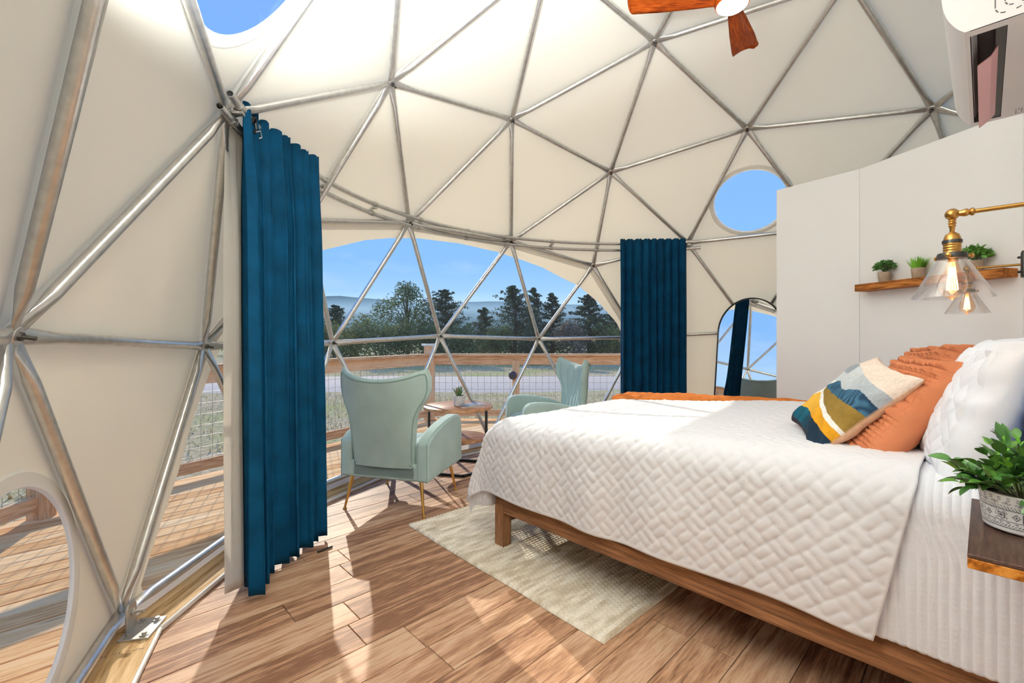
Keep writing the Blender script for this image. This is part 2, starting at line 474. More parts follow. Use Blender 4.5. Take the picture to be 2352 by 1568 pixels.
m_acdark = pbr('ac_slot_dark', (0.022, 0.018, 0.017), 0.5)
m_acflap = pbr('ac_flap_pink', (0.66, 0.36, 0.37), 0.4)
m_ink = pbr('black_ink', (0.03, 0.028, 0.028), 0.6)
m_greyink = pbr('grey_ink', (0.30, 0.28, 0.28), 0.6)
m_lamp = pbr('fan_light_glass', (0.9, 0.87, 0.8), 0.4, emit=((1.0, 0.94, 0.87), 13.0))
m_filament = pbr('filament', (1, 0.7, 0.3), 0.4, emit=((1.0, 0.62, 0.22), 22.0))
m_bulb = glass_mat('amber_bulb_glass', (1.0, 0.80, 0.62), ior=1.3)
m_shade = glass_mat('clear_shade_glass', (0.965, 0.955, 0.95), ior=1.5)
m_clay = pbr('clay_pot', (0.36, 0.27, 0.20), 0.85, var=(25, 0.2), bump=(80, 0.2))
m_soil = pbr('potting_soil', (0.05, 0.035, 0.022), 0.95, bump=(60, 0.6))
m_leaf = pbr('green_leaf', (0.10, 0.25, 0.035), 0.45, var=(9, 0.45), coord='Object')
m_leafd = pbr('deep_green_leaf', (0.055, 0.16, 0.03), 0.45, var=(8, 0.5))
m_leafl = pbr('grass_green_leaf', (0.16, 0.42, 0.03), 0.5, var=(8, 0.35))
m_succ = pbr('succulent_leaf', (0.13, 0.22, 0.09), 0.45, var=(18, 0.35))
m_succr = pbr('red_leaf_tip', (0.30, 0.10, 0.07), 0.5)
m_stem = pbr('plant_stem', (0.12, 0.16, 0.05), 0.6)
m_potwhite = attr_mat('pot_print', 0.35, 40.0, 0.0)
m_paper = pbr('magazine_paper', (0.70, 0.68, 0.66), 0.4)
m_cover1 = pbr('magazine_cover_grey', (0.30, 0.29, 0.30), 0.3, var=(14, 0.6))
m_cover2 = pbr('magazine_cover_red', (0.28, 0.11, 0.10), 0.3, var=(14, 0.4))

# ------------------------------------------------------------------ geodesic dome nodes (3-frequency, 5/8)
DOME_R = 3.05
DC = np.array([1.283, 2.527])
_p = [-0.11302, 0.0, -0.01525, -.77444, .52384, .17893]
def _nrm(v):
    v = np.array(v, float); return v / np.linalg.norm(v)
_la = math.atan(0.5)
ico = [np.array([0, 0, 1.0])] + [np.array([math.cos(_la) * math.cos(2 * PI * k / 5), math.cos(_la) * math.sin(2 * PI * k / 5), math.sin(_la)]) for k in range(5)]
ico += [np.array([math.cos(_la) * math.cos(2 * PI * (k + .5) / 5), math.cos(_la) * math.sin(2 * PI * (k + .5) / 5), -math.sin(_la)]) for k in range(5)] + [np.array([0, 0, -1.0])]
ifaces = []
for k in range(5):
    a, b = 1 + k, 1 + (k + 1) % 5; c, d = 6 + k, 6 + (k + 1) % 5
    ifaces += [(0, a, b), (a, b, c), (b, c, d)]
yaw, ro = _p[0], _p[2]
_fw = np.array([math.cos(yaw), math.sin(yaw), 0.0]); _r = _nrm(np.cross(_fw, [0, 0, 1])); _u = np.cross(_r, _fw)
_r2 = _r * math.cos(ro) + _u * math.sin(ro); _u2 = -_r * math.sin(ro) + _u * math.cos(ro)
def to_world(P):
    q = np.array(P) - np.array(_p[3:6])
    return np.array([q @ _r2, q @ _fw, q @ _u2]) * DOME_R + np.array([0, 0, CAM_H])
ICO_C = to_world((0, 0, 0))
BASE_Z = 0.10
nodes = {}; node_ico = {}
def nkey(P): return tuple(np.round(P, 4))
dfaces = []
for (a, b, c) in ifaces:
    A, B, C = ico[a], ico[b], ico[c]
    pt = {}
    for i in range(4):
        for j in range(4 - i):
            P = _nrm(A * (3 - i - j) / 3 + B * i / 3 + C * j / 3)
            pt[(i, j)] = P
    for i in range(3):
        for j in range(3 - i):
            tris = [((i, j), (i + 1, j), (i, j + 1))]
            if i + j < 2: tris.append(((i + 1, j), (i + 1, j + 1), (i, j + 1)))
            for t in tris:
                Ps = [pt[x] for x in t]
                if min(p[2] for p in Ps) > -0.25:
                    ks = []
                    for p in Ps:
                        k = nkey(p); ks.append(k)
                        if k not in nodes:
                            W = to_world(p)
                            if p[2] < -0.1: W[2] = BASE_Z
                            nodes[k] = W; node_ico[k] = p
                    dfaces.append(tuple(ks))
edges = set()
for f in dfaces:
    for i in range(3):
        edges.add(tuple(sorted((f[i], f[(i + 1) % 3]))))
def is_base(k): return node_ico[k][2] < -0.1
def near_node(x, y, z):
    return min(nodes, key=lambda k: np.linalg.norm(nodes[k] - np.array([x, y, z])))
kA = near_node(-1.406, 1.286, 1.245); kQ = near_node(-1.594, 1.869, .1); kQ2 = near_node(-1.084, .749, .1)
kC = near_node(-1.262, 2.034, 2.246); kS = near_node(-.393, 1.76, 3.112); kY = near_node(-.752, .914, 2.253)
kH = near_node(2.205, 4.138, 3.152); kM = near_node(2.022, 5.042, 2.296); kM2 = near_node(3.093, 4.435, 2.312)
base_ring = sorted([k for k in nodes if is_base(k)], key=lambda k: math.atan2(nodes[k][1] - DC[1], nodes[k][0] - DC[0]))

# ------------------------------------------------------------------ dome cover, windows
cover = emp('ceiling', 'cream vinyl cover of the geodesic dome in triangles between steel tubes', 'dome cover', (DC[0], DC[1], 0), kind='structure')
bigwin = emp('window_1', 'wide arched clear vinyl window of the dome facing the deck', 'window', (DC[0], DC[1], 0), kind='structure')
OFF = Vector((DC[0], DC[1], 0))
def skin(k):
    W = nodes[k]; d = _nrm(W - ICO_C)
    S = W + d * 0.034
    if is_base(k): 
        d2 = _nrm([W[0] - DC[0], W[1] - DC[1], 0]); S = W + d2 * 0.03; S[2] = BASE_Z - 0.01
    return S
ARX = [0, 11, 17, 23, 33, 38.5, 43, 46.7, 50, 52.4, 55.7, 57.2, 58.3]
ARZ = [2.17, 2.15, 2.10, 2.03, 1.85, 1.65, 1.42, 1.05, .79, .56, .32, .21, .12]
def f_arch(p):
    az = math.degrees(math.atan2(p[1] - DC[1], p[0] - DC[0]))
    d = (az - 132.0 + 180) % 360 - 180
    d = abs(d)
    if d > 58.3: return min(-0.02, -(d - 58.3) * 0.05) if p[2] > .1 else -0.2
    return np.interp(d, ARX, ARZ) - p[2]
def clip_split(tri, f, n):
    """split a triangle into f>0 and f<=0 meshes along the iso-line; slight outward belly"""
    A, B, C = [np.array(p) for p in tri]
    nrm = _nrm(np.cross(B - A, C - A))
    cen = (A + B + C) / 3
    if nrm @ (cen - ICO_C) < 0: nrm = -nrm
    ph = random.random() * 40
    def P(i, j):
        a, b = i / n, j / n; c = 1 - a - b
        belly = 27 * a * b * c
        w = 0.006 * (vnoise(a * 5 + ph, b * 5 + ph) + 0.6 * vnoise(a * 11 + ph, b * 3 + ph)) * min(1, 12 * a * b * c * 3)
        return A * c + B * a + C * b + nrm * (0.012 * belly + w)
    pos = {}; val = {}
    for i in range(n + 1):
        for j in range(n + 1 - i):
            pos[(i, j)] = P(i, j); val[(i, j)] = f(pos[(i, j)]) if f else -1
    out = {True: MB(), False: MB()}
    maps = {True: {}, False: {}}
    cut = {}
    def vid(side, key, p):
        m = maps[side]
        if key not in m:
            m[key] = len(out[side].v); out[side].v.append(tuple(p))
        return m[key]
    for i in range(n):
        for j in range(n - i):
            ts = [((i, j), (i + 1, j), (i, j + 1))]
            if i + j < n - 1: ts.append(((i + 1, j), (i + 1, j + 1), (i, j + 1)))
            for t in ts:
                poly = {True: [], False: []}
                for q in range(3):
                    a, b = t[q], t[(q + 1) % 3]
                    sa, sb = val[a] > 0, val[b] > 0
                    poly[sa].append((a, pos[a]))
                    if sa != sb:
                        k = tuple(sorted((a, b)))
                        tt = val[k[0]] / (val[k[0]] - val[k[1]])
                        x = pos[k[0]] * (1 - tt) + pos[k[1]] * tt
                        poly[True].append((k, x)); poly[False].append((k, x))
                for sd_ in (True, False):
                    if len(poly[sd_]) >= 3:
                        out[sd_].f.append(tuple(vid(sd_, k, x) for k, x in poly[sd_]))
    return out
def tri_has(f, ks): return set(f) == set(ks)
def shift(mb, off):
    mb.v = [(p[0] - off[0], p[1] - off[1], p[2] - off[2]) for p in mb.v]; return mb
round_specs = {frozenset((kH, kM, kM2)): ('window_2', 'round clear sky window above the mirror beside the partition wall'),
               frozenset((kC, kS, kY)): ('window_3', 'round clear sky window high above the end of the curtain rail'),
               frozenset((kA, kQ, kQ2)): ('window_4', 'round clear window low in the dome looking on the deck boards')}
for f in dfaces:
    tri = [skin(k) for k in f]
    fs = frozenset(f)
    if fs in round_specs:
        cen = sum(tri) / 3
        RR = 0.335
        sp = clip_split(tri, lambda p: RR - np.linalg.norm(p - cen), 24)
        shift(sp[False], OFF).build('panel', m_cover, cover, angle=None)
        nm, lb = round_specs[fs]
        wr = emp(nm, lb, 'window', tuple(cen), kind='structure')
        shift(sp[True], cen).build('pane', m_film, wr, angle=None)
        n_ = _nrm(np.cross(tri[1] - tri[0], tri[2] - tri[0])); x_ = _nrm(tri[1] - tri[0]); y_ = np.cross(n_, x_)
        if n_ @ (cen - ICO_C) > 0: n_ = -n_
        # sewn white band round the pane, on the room side
        ring = []
        for rr, hh in ((RR - 0.012, -0.006), (RR - 0.008, 0.006), (RR + 0.035, 0.006), (RR + 0.04, -0.004)):
            ring.append([n_ * (hh - 0.004) + rr * (x_ * math.cos(t) + y_ * math.sin(t)) for t in np.linspace(0, 2 * PI, 49)[:-1]])
        MB().grid(np.array(ring), cv=True).build('rim', m_flap, wr, angle=60)
        continue
    zc = sum(t[2] for t in tri) / 3; az = math.degrees(math.atan2(sum(t[1] for t in tri) / 3 - DC[1], sum(t[0] for t in tri) / 3 - DC[0]))
    dd = abs((az - 132 + 180) % 360 - 180)
    if dd < 66 and zc < 2.3:
        sp = clip_split(tri, f_arch, 22)
        if sp[True].f: shift(sp[True], OFF).build('pane', m_film, bigwin, angle=None)
        if sp[False].f: shift(sp[False], OFF).build('panel', m_cover, cover, angle=None)
    else:
        sp = clip_split(tri, None, 9)
        shift(sp[False], OFF).build('panel', m_cover, cover, angle=None)
# pale hem bands along the tubes that frame the arched window
kX = near_node(-1.364, 3.072, 2.038); kJ = near_node(-.864, 3.986, 2.252); kK = near_node(.043, 4.817, 2.266); kL = near_node(1.001, 5.238, 2.074); kR = near_node(1.601, 5.519, 1.242)
for a, b in ((kX, kJ), (kJ, kK), (kK, kL), (kL, kR), (kX, near_node(-1.683, 2.512, 1.192)), (near_node(-1.683, 2.512, 1.192), kQ)):
    A, B = skin(a), skin(b); mid = (A + B) / 2; toC = ICO_C - mid; toC = toC / np.linalg.norm(toC)
    cw = np.array([DC[0] + 2.9 * math.cos(math.radians(132)), DC[1] + 2.9 * math.sin(math.radians(132)), 1.1]) - mid
    e_ = (B - A) / np.linalg.norm(B - A); cw = cw - e_ * (cw @ e_); cw = cw - toC * (cw @ toC) * 0.9; cw = cw / np.linalg.norm(cw)
    q = [A + toC * .006, B + toC * .006, B + toC * .012 + cw * .075 - e_ * .03, A + toC * .012 + cw * .075 + e_ * .03]
    shift(MB().add(q, [(0, 1, 2, 3)]), OFF).build('hem_band', m_flap, cover, smooth=False)
# skirt below the base tubes
for i in range(15):
    a, b = skin(base_ring[i]), skin(base_ring[(i + 1) % 15])
    a2, b2 = a.copy(), b.copy(); a2[2] = b2[2] = -0.02
    for q in (a, b): q[2] = BASE_Z + 0.005
    mb = MB().add([a, b, b2, a2], [(0, 1, 2, 3)])
    shift(mb, OFF).build('skirt', m_flap, cover, smooth=False)

# ------------------------------------------------------------------ tube frame
frame = emp('dome_frame', 'galvanized steel tube frame of the geodesic dome bolted together at star hubs', 'dome frame', (DC[0], DC[1], 0))
TR = 0.0205
def loc_(p): return Vector(p) - OFF
for (a, b) in edges:
    A, B = Vector(nodes[a]), Vector(nodes[b])
    d = (B - A); L = d.length; d.normalize()
    mid = (A + B) / 2; rad = (mid - Vector(ICO_C)).normalized()
    if is_base(a) and is_base(b): rad = Vector((0, 0, 1))
    ts = [0.008, 0.05, 0.10, 0.16, L / 2, L - 0.16, L - 0.10, L - 0.05, L - 0.008]
    fl = [(1.25, 0.22), (1.25, 0.24), (1.15, 0.6), (1, 1), (1, 1), (1, 1), (1.15, 0.6), (1.25, 0.24), (1.25, 0.22)]
    pts = [A + d * t - Vector(OFF) for t in ts]
    MB().tube(pts, TR, 12, True, (rad, fl)).build('strut', m_steel, frame, angle=50)
for k, W in nodes.items():
    W = Vector(W)
    if is_base(k):
        rad = (Vector((W.x, W.y, 0)) - Vector((DC[0], DC[1], 0))).normalized()
        tang = Vector((-rad.y, rad.x, 0))
        R = Matrix((tang, rad, Vector((0, 0, 1)))).transposed()
        c = W - OFF
        mb = MB()
        # flat foot on the timber and an upright ear toward the tubes
        mb.box(c + R @ Vector((0.0, -0.075, 0.024 - BASE_Z)), (0.15, 0.11, 0.008), R)
        pr = [(-0.035, 0.024 - BASE_Z), (0.035, 0.024 - BASE_Z), (0.035, 0.02), (0.022, 0.04), (-0.022, 0.04), (-0.035, 0.02)]
        mb.prism(pr, -0.036, -0.028, lambda a_, b_, h: c + R @ Vector((a_, h, b_)))
        br = mb.build('bracket', m_steel2, frame, bevel=0.002)
        for sx in (-0.05, 0.05):
            for sy in (-0.05, -0.105):
                MB().lathe([(0.017, 0), (0.017, 0.003), (0.009, 0.003), (0.009, 0.012)], 8, c + R @ Vector((sx, sy, 0.028 - BASE_Z))).build('bolt', m_steel2, br)
        RX = Matrix((Vector((0, 0, 1)), tang, -rad)).transposed()
        MB().lathe([(0.014, 0), (0.014, 0.008), (0.0065, 0.008), (0.0065, 0.045)], 8, c + R @ Vector((0, -0.036, 0.0)), R=RX).build('bolt', m_steel2, br)
    else:
        rad = (W - Vector(ICO_C)).normalized(); inn = -rad
        x = inn.orthogonal().normalized(); y = inn.cross(x)
        R = Matrix((x, y, inn)).transposed()
        hb = MB().lathe([(0.030, -0.012), (0.033, -0.004), (0.033, 0.006), (0.026, 0.012)], 14, W - OFF, R=R).build('hub', m_steel, frame)
        MB().lathe([(0.013, 0), (0.013, 0.010), (0.0065, 0.010), (0.0065, 0.038)], 8, W - OFF + inn * 0.011, R=R).build('bolt', m_darkmetal, hb)

# ------------------------------------------------------------------ floor, perimeter beam, trims
WDIR = math.radians(43.4)
wv = Vector((math.cos(WDIR), math.sin(WDIR), 0)); uv_ = Vector((math.sin(WDIR), -math.cos(WDIR), 0))
def SD(s, d, z=0.0): return wv * s + uv_ * d + Vector((0, 0, z))
def poly_clip(poly, clip):
    """Sutherland-Hodgman, convex clip, both CCW"""
    out = poly
    n = len(clip)
    for i in range(n):
        a, b = clip[i], clip[(i + 1) % n]
        inp = out; out = []
        if not inp: break
        def side(p): return (b[0] - a[0]) * (p[1] - a[1]) - (b[1] - a[1]) * (p[0] - a[0])
        for k in range(len(inp)):
            p, q = inp[k], inp[(k + 1) % len(inp)]
            sp_, sq = side(p), side(q)
            if sp_ >= 0: out.append(p)
            if (sp_ >= 0) != (sq >= 0):
                t = sp_ / (sp_ - sq); out.append((p[0] + (q[0] - p[0]) * t, p[1] + (q[1] - p[1]) * t))
    return out
bp_ = [np.array(nodes[k][:2]) for k in base_ring]
def ring_at(off):
    """base polygon moved inwards by off"""
    out = []
    for p in bp_:
        d = p - DC; L = np.linalg.norm(d); out.append(DC + d * (L - off) / L)
    return out
inner = ring_at(0.145)
def to_sd(p): return (p[0] * wv.x + p[1] * wv.y, -(p[0] * uv_.x + p[1] * uv_.y))
floor = emp('floor', 'warm brown oak plank floor of the dome', 'floor', (0, 0, 0), WDIR, kind='structure')
clipf = [to_sd(p) for p in inner]
PWID = 0.176
ymin = min(p[1] for p in clipf); ymax = max(p[1] for p in clipf)
xmin = min(p[0] for p in clipf); xmax = max(p[0] for p in clipf)
row = 0
yy = ymin - 0.05
while yy < ymax:
    xx = xmin - random.random() * 1.2
    while xx < xmax:
        g = 0.0014
        pl = poly_clip([(xx + g, yy + g), (xx + 1.22 - g, yy + g), (xx + 1.22 - g, yy + PWID - g), (xx + g, yy + PWID - g)], clipf)
        if len(pl) >= 3:
            area = abs(sum(pl[i][0] * pl[(i + 1) % len(pl)][1] - pl[(i + 1) % len(pl)][0] * pl[i][1] for i in range(len(pl)))) / 2
            if area > 0.003:
                cx = sum(p[0] for p in pl) / len(pl); cy = sum(p[1] for p in pl) / len(pl)
                q = [(p[0] - cx, p[1] - cy) for p in pl]
                sh = [(p[0] * (1 - 0.0022 / max(abs(p[0]), 0.05)), p[1] * (1 - 0.0022 / max(abs(p[1]), 0.02))) for p in q]
                n = len(q)
                V = [(a, b, -0.012) for a, b in q] + [(a, b, -0.0012) for a, b in q] + [(a, b, 0) for a, b in sh]
                F = [tuple(range(2 * n, 3 * n))] + [(i, (i + 1) % n, n + (i + 1) % n, n + i) for i in range(n)] + [(n + i, n + (i + 1) % n, 2 * n + (i + 1) % n, 2 * n + i) for i in range(n)]
                MB().add(V, F).build('plank', m_floor, floor, smooth=False, loc=(cx, cy, 0))
        xx += 1.22
    yy += PWID
m_sub = pbr('dark_underlay', (0.03, 0.022, 0.016), 0.9)
MB().prism([tuple(p) for p in ring_at(0.14)], -0.03, -0.009).build('underlay', m_sub, floor, smooth=False, M=Matrix.Rotation(-WDIR, 4, 'Z'))
beam = emp('trim_1', 'pine timber ring under the feet of the dome frame', 'timber ring', (DC[0], DC[1], 0), kind='structure')
o_ = ring_at(-0.05); i_ = ring_at(0.13)
for i in range(15):
    j = (i + 1) % 15
    P = [o_[i], o_[j], i_[j], i_[i]]
    c = sum(P) / 4; ang = math.atan2(*(o_[j] - o_[i])[::-1])
    ca, sa = math.cos(-ang), math.sin(-ang)
    q = [((p - c)[0] * ca - (p - c)[1] * sa, (p - c)[0] * sa + (p - c)[1] * ca) for p in P]
    q = [(a * 0.9985, b) for a, b in q]
    if sum(q[k][0] * q[(k + 1) % 4][1] - q[(k + 1) % 4][0] * q[k][1] for k in range(4)) < 0: q = q[::-1]
    MB().prism(q, -0.03, 0.020).build('timber', m_beam, beam, bevel=0.004, loc=(c[0] - DC[0], c[1] - DC[1], 0), rotz=ang)
trim = emp('trim_2', 'thin white strip along the inner edge of the timber ring', 'trim', (DC[0], DC[1], 0), kind='structure')
ti = ring_at(0.138)
for i in range(15):
    j = (i + 1) % 15
    a = Vector((*ti[i], 0.012)) - OFF; b = Vector((*ti[j], 0.012)) - OFF
    MB().bar(a, b, 0.016, 0.024).build('strip', m_whitetrim, trim, bevel=0.006)

# faint hand-written marks on the timber by the near bracket
q1 = nodes[kQ]; q2 = nodes[kQ2]; ed_ = Vector((q2[0] - q1[0], q2[1] - q1[1], 0)).normalized(); en_ = Vector((ed_.y, -ed_.x, 0))
if en_.dot(Vector((DC[0] - q1[0], DC[1] - q1[1], 0))) < 0: en_ = -en_
mk = MB(); rs_ = random.Random(8)
for k in range(13):
    if k in (2, 6): continue
    b0 = Vector((q1[0], q1[1], 0.0206)) + ed_ * (0.155 + 0.0) + en_ * (-0.02 + k * 0.0105) - OFF
    pts = [b0 + ed_ * rs_.uniform(-.007, .007) + en_ * (0.0022 * q) for q in range(4)]
    for a, b in zip(pts[:-1], pts[1:]): mk.bar(a, b, 0.0011, 0.0006)
mk.build('pencil_mark', pbr('pencil', (0.10, 0.075, 0.05), 0.8), beam, smooth=False)

# ------------------------------------------------------------------ partition walls
WTOP = 2.464
PA, PB, PC_ = Vector((2.241, 3.753, 0)), Vector((2.560, 3.276, 0)), Vector((2.761, 2.412, 0))
def wall(name, a, b, th, label, z1=WTOP, mitre=(0, 0)):
    d = (b - a); L = d.length; ang = math.atan2(d.y, d.x)
    mb = MB().prism([(0, 0), (L, 0), (L + mitre[1], th), (0 - mitre[0], th)], 0, z1)
    return tag(mb.build(name, m_wall, None, smooth=False, bevel=0.004, loc=(a.x, a.y, 0), rotz=ang), label, 'wall', kind='structure')
wall('wall_back', PA, PB, 0.11, 'narrow white partition panel with the free edge beside the mirror', mitre=(0, 0.015))
wall('wall_right', PB, PC_, 0.11, 'white partition panel that carries the wooden shelf', mitre=(-0.015, 0.11))
HW = 0.145
hA = SD(3.663, HW); hB = SD(-0.75, HW)
wall('wall_front', PC_, hB, 0.11, 'white partition wall behind the head of the bed', mitre=(-0.05, 0))

# ------------------------------------------------------------------ bed
BS0, BS1, BD0, BD1 = 1.80, 3.38, -2.0, 0.07
BC = ((BS0 + BS1) / 2, (BD0 + BD1) / 2)
bed = emp('platform_bed', 'wide dark wooden platform bed with a blue upholstered headboard', 'bed', SD(*BC), WDIR)
def bl(s, d, z): return Vector((s - BC[0], -(d - BC[1]), z))
RZ0, RZ1 = 0.212, 0.345
barx('side_rail', bl(BS0 + 0.016, BD0 + 0.0, (RZ0 + RZ1) / 2), bl(BS0 + 0.016, BD1, (RZ0 + RZ1) / 2), 0.032, RZ1 - RZ0, m_bedwood, bed)
barx('side_rail', bl(BS1 - 0.016, BD0 + 0.0, (RZ0 + RZ1) / 2), bl(BS1 - 0.016, BD1, (RZ0 + RZ1) / 2), 0.032, RZ1 - RZ0, m_bedwood, bed)
MB().bar(bl(BS0 + 0.034, BD0 + 0.04, 0.245), bl(BS1 - 0.034, BD0 + 0.04, 0.245), 0.03, 0.2).build('foot_rail', m_bedwood, bed, bevel=0.003)
for s_ in (BS0 + 0.035, BS1 - 0.035):
    for d_ in (BD0 + 0.035, BD1 - 0.04):
        barx('leg', bl(s_ - (0.004 if s_ < 2.5 else -0.004), d_ - (0.004 if d_ < -1 else 0), 0.0), bl(s_ - (0.004 if s_ < 2.5 else -0.004), d_ - (0.004 if d_ < -1 else 0), 0.258), 0.07, 0.07, m_bedwood, bed)
MB().box(bl(2.58, -0.95, 0.10), (0.06, 0.06, 0.2)).build('leg', m_bedwood, bed, bevel=0.003)
for k in range(12):
    d_ = BD0 + 0.12 + k * 0.168
    MB().box(bl(2.59, d_, 0.300), (1.50, 0.075, 0.02)).build('slat', m_bedwood, bed, bevel=0.002)
def zt(d): return 0.735 + 0.085 * sstep((d + 2.05) / 1.5)
# mattress with a gently rising top
mb = MB()
n = 12
prof = []
for i in range(n + 1):
    d_ = BD0 + 0.02 + (BD1 - 0.03 - BD0) * i / n
    z_ = zt(d_) - 0.035
    row_ = []
    for (xs, zz) in ((BS0 + 0.02, 0.315), (BS0 + 0.01, 0.36), (BS0 + 0.01, z_ - 0.07), (BS0 + 0.035, z_ - 0.02), (BS0 + 0.09, z_), (BS1 - 0.09, z_), (BS1 - 0.035, z_ - 0.02), (BS1 - 0.01, z_ - 0.07), (BS1 - 0.01, 0.36), (BS1 - 0.02, 0.315)):
        row_.append(bl(xs, d_, zz))
    prof.append(row_)
mb.grid(np.array(prof), cv=True)
mb.f.append(tuple(range(10))); mb.f.append(tuple(n * 10 + k for k in range(10)))
mb.build('mattress', m_matt, bed, angle=50)
# headboard: padded blue panel with vertical channels
nx, nz_ = 90, 24
P = np.zeros((nx, nz_, 3))
for i in range(nx):
    for j in range(nz_):
        s_ = BS0 - 0.02 + (BS1 - BS0 + 0.04) * i / (nx - 1); z_ = 0.30 + 0.93 * j / (nz_ - 1)
        ch = abs(math.sin(PI * (s_ - BS0) / 0.13)) ** 0.5
        ed = min(1, min(i, nx - 1 - i) / 3, min(j, nz_ - 1 - j) / 2)
        P[i, j] = bl(s_, 0.108 - (0.012 * ch + 0.018) * math.sqrt(max(ed, 0)), z_)
hb = put('headboard', npmesh('headboard', P), m_headboard, bed)
MB().box(bl(BC[0], 0.124, 0.66), (BS1 - BS0 + 0.04, 0.03, 1.14)).build('headboard_back', m_headboard, hb, bevel=0.006)

# draped covers -------------------------------------------------------
def drape_fn(e, rr):
    L = rr * PI / 2
    th = np.clip((e + L / 2) / L, 0, 1) * PI / 2
    out = np.where(e < -L / 2, e, -L / 2 + rr * np.sin(th))
    drop = rr * (1 - np.cos(th)) + np.maximum(0, e - L / 2)
    return out, drop
def drape(S, Dd, top_off, near, far, foot, rr=0.10, ripple=0.012, seed=0.0):
    """flat cloth coordinates (s,d) -> world-like bed coords (s,d,z)"""
    en = (near - S); ef = (S - far); eo = (foot - Dd)
    on, dn = drape_fn(en, rr); of, df_ = drape_fn(ef, rr); oo, do = drape_fn(eo, rr)
    s = np.where(S < (near + far) / 2, near - on, far + of)
    d = foot - oo
    dn = np.where(S < (near + far) / 2, dn, df_)
    drop = (dn ** 4 + do ** 4) ** 0.25
    both = np.minimum(np.maximum(np.where(S < (near + far) / 2, en, ef), 0), np.maximum(eo, 0))
    sg = np.where(S < (near + far) / 2, -1, 1)
    s = s + sg * 0.10 * both; d = d - 0.30 * both
    # hanging cloth swings out slightly, with shallow folds
    k = sstep(dn / 0.35) 
    s = s + sg * k * (0.012 + ripple * np.sin(Dd * 13 + seed + 1.2 * np.sin(Dd * 5.1)))
    k2 = sstep(do / 0.35)
    d = d - k2 * (0.012 + ripple * np.sin(S * 13 + seed))
    z = zt(np.clip(d, -2.05, 0.1)) + top_off - drop
    z = z + 0.012 * vnoise(S * 3.1 + 5, Dd * 3.1) * (1 - k) * (1 - k2)
    return s, d, z
def surf_normals(P):
    du = np.gradient(P, axis=0); dv = np.gradient(P, axis=1)
    n = np.cross(du, dv); n /= (np.linalg.norm(n, axis=2, keepdims=True) + 1e-9)
    return n
def basket(p, q, a):
    """woven-block relief, 0..1"""
    i = np.floor(p / a); j = np.floor(q / a)
    x = p / a - i; y = q / a - j
    odd = ((i + j) % 2) == 1
    x, y = np.where(odd, y, x), np.where(odd, x, y)
    y = (2 * y) % 1.0
    fx = 1 - np.abs(2 * x - 1) ** 4; fy = 1 - np.abs(2 * y - 1) ** 2.5
    return np.sqrt(np.clip(fx * fy, 0, 1))
NS, ND = 330, 330
tq = np.linspace(0, 1, ND)[None, :] * np.ones((NS, 1))
hemS = BS0 - 0.40 - (zt(-2.5 + 2.3 * tq) - 0.735)
Sg = hemS + (BS1 + 0.36 - hemS) * np.linspace(0, 1, NS)[:, None]
hang = np.maximum(0, BS0 - Sg)
dend = -0.135 - 0.20 * hang
d0 = BD0 - 0.52 + 0.0 * Sg
Dg = d0 + (dend - d0) * tq
qs, qd, qz = drape(Sg, Dg, 0.012, BS0 + 0.005, BS1 - 0.0, BD0 - 0.02, rr=0.11, ripple=0.010)
qz = qz + np.where(hang > 0.25, 0.02 * vnoise(Dg * 4.0, 3.0 + 0 * Dg) * sstep((hang - .25) / .15), 0)
Pq = np.stack([qs - BC[0], -(qd - BC[1]), qz], -1)
nq = surf_normals(Pq)
if nq[NS // 2, ND // 2, 2] < 0: nq = -nq
rel = basket((Sg + Dg) * 0.7071 + 0.03, (Sg - Dg) * 0.7071, 0.072)
puck = vnoise(Sg * 34, Dg * 34) * 0.5 + vnoise(Sg * 70, Dg * 20) * 0.3
hgt = 0.0068 * rel + 0.004 * puck
for dj in (-0.62, -1.62):     # long seams where the quilt widths join
    hgt = hgt + 0.006 * np.exp(-((Dg - dj - 0.02 * np.sin(Sg * 5)) / 0.008) ** 2)
ed = np.minimum(np.minimum(Sg - hemS, Sg.max() - Sg), np.minimum(Dg - d0, dend - Dg))
hgt = np.where(ed < 0.012, 0.006, hgt)
Pq = Pq + nq * hgt[..., None]
quilt = put('quilt', npmesh('quilt', Pq), m_quilt, None, solid=-0.006, M=None)
quilt.location = SD(*BC); quilt.rotation_euler = (0, 0, WDIR)
tag(quilt, 'white basket-weave stitched quilt draped over the bed', 'quilt')
# white waffle blanket under the pillows
NS2, ND2 = 300, 210
Sg = np.linspace(BS0 - 0.46, BS1 + 0.30, NS2)[:, None] * np.ones((1, ND2))
dmax = 0.068 + 0.064 * sstep((BS0 - 0.03 - Sg) / 0.16)
Dg = -0.30 + (dmax + 0.30) * np.linspace(0, 1, ND2)[None, :]
Rg = -0.30 + 0.40 * np.linspace(0, 1, ND2)[None, :] + 0 * Sg
ws, wd_, wz = drape(Sg, Dg, -0.002, BS0 + 0.012, BS1 - 0.008, BD0 - 2, rr=0.10, ripple=0.004, seed=2)
Pw = np.stack([ws - BC[0], -(wd_ - BC[1]), wz], -1)
nw = surf_normals(Pw)
if nw[NS2 // 2, ND2 // 2, 2] < 0: nw = -nw
wr_ = (0.5 - 0.5 * np.cos(2 * PI * Rg / 0.021)) ** 0.8 * (0.65 + 0.35 * np.sin(2 * PI * Sg / 0.018 + np.floor(Rg / 0.021) * PI))
Pw = Pw + nw * (0.0062 * wr_)[..., None]
blanket = put('waffle_blanket', npmesh('waffle_blanket', Pw), m_waffle, None, solid=-0.004)
blanket.location = SD(*BC); blanket.rotation_euler = (0, 0, WDIR)
tag(blanket, 'white ribbed waffle blanket hanging at the head end of the bed', 'blanket')
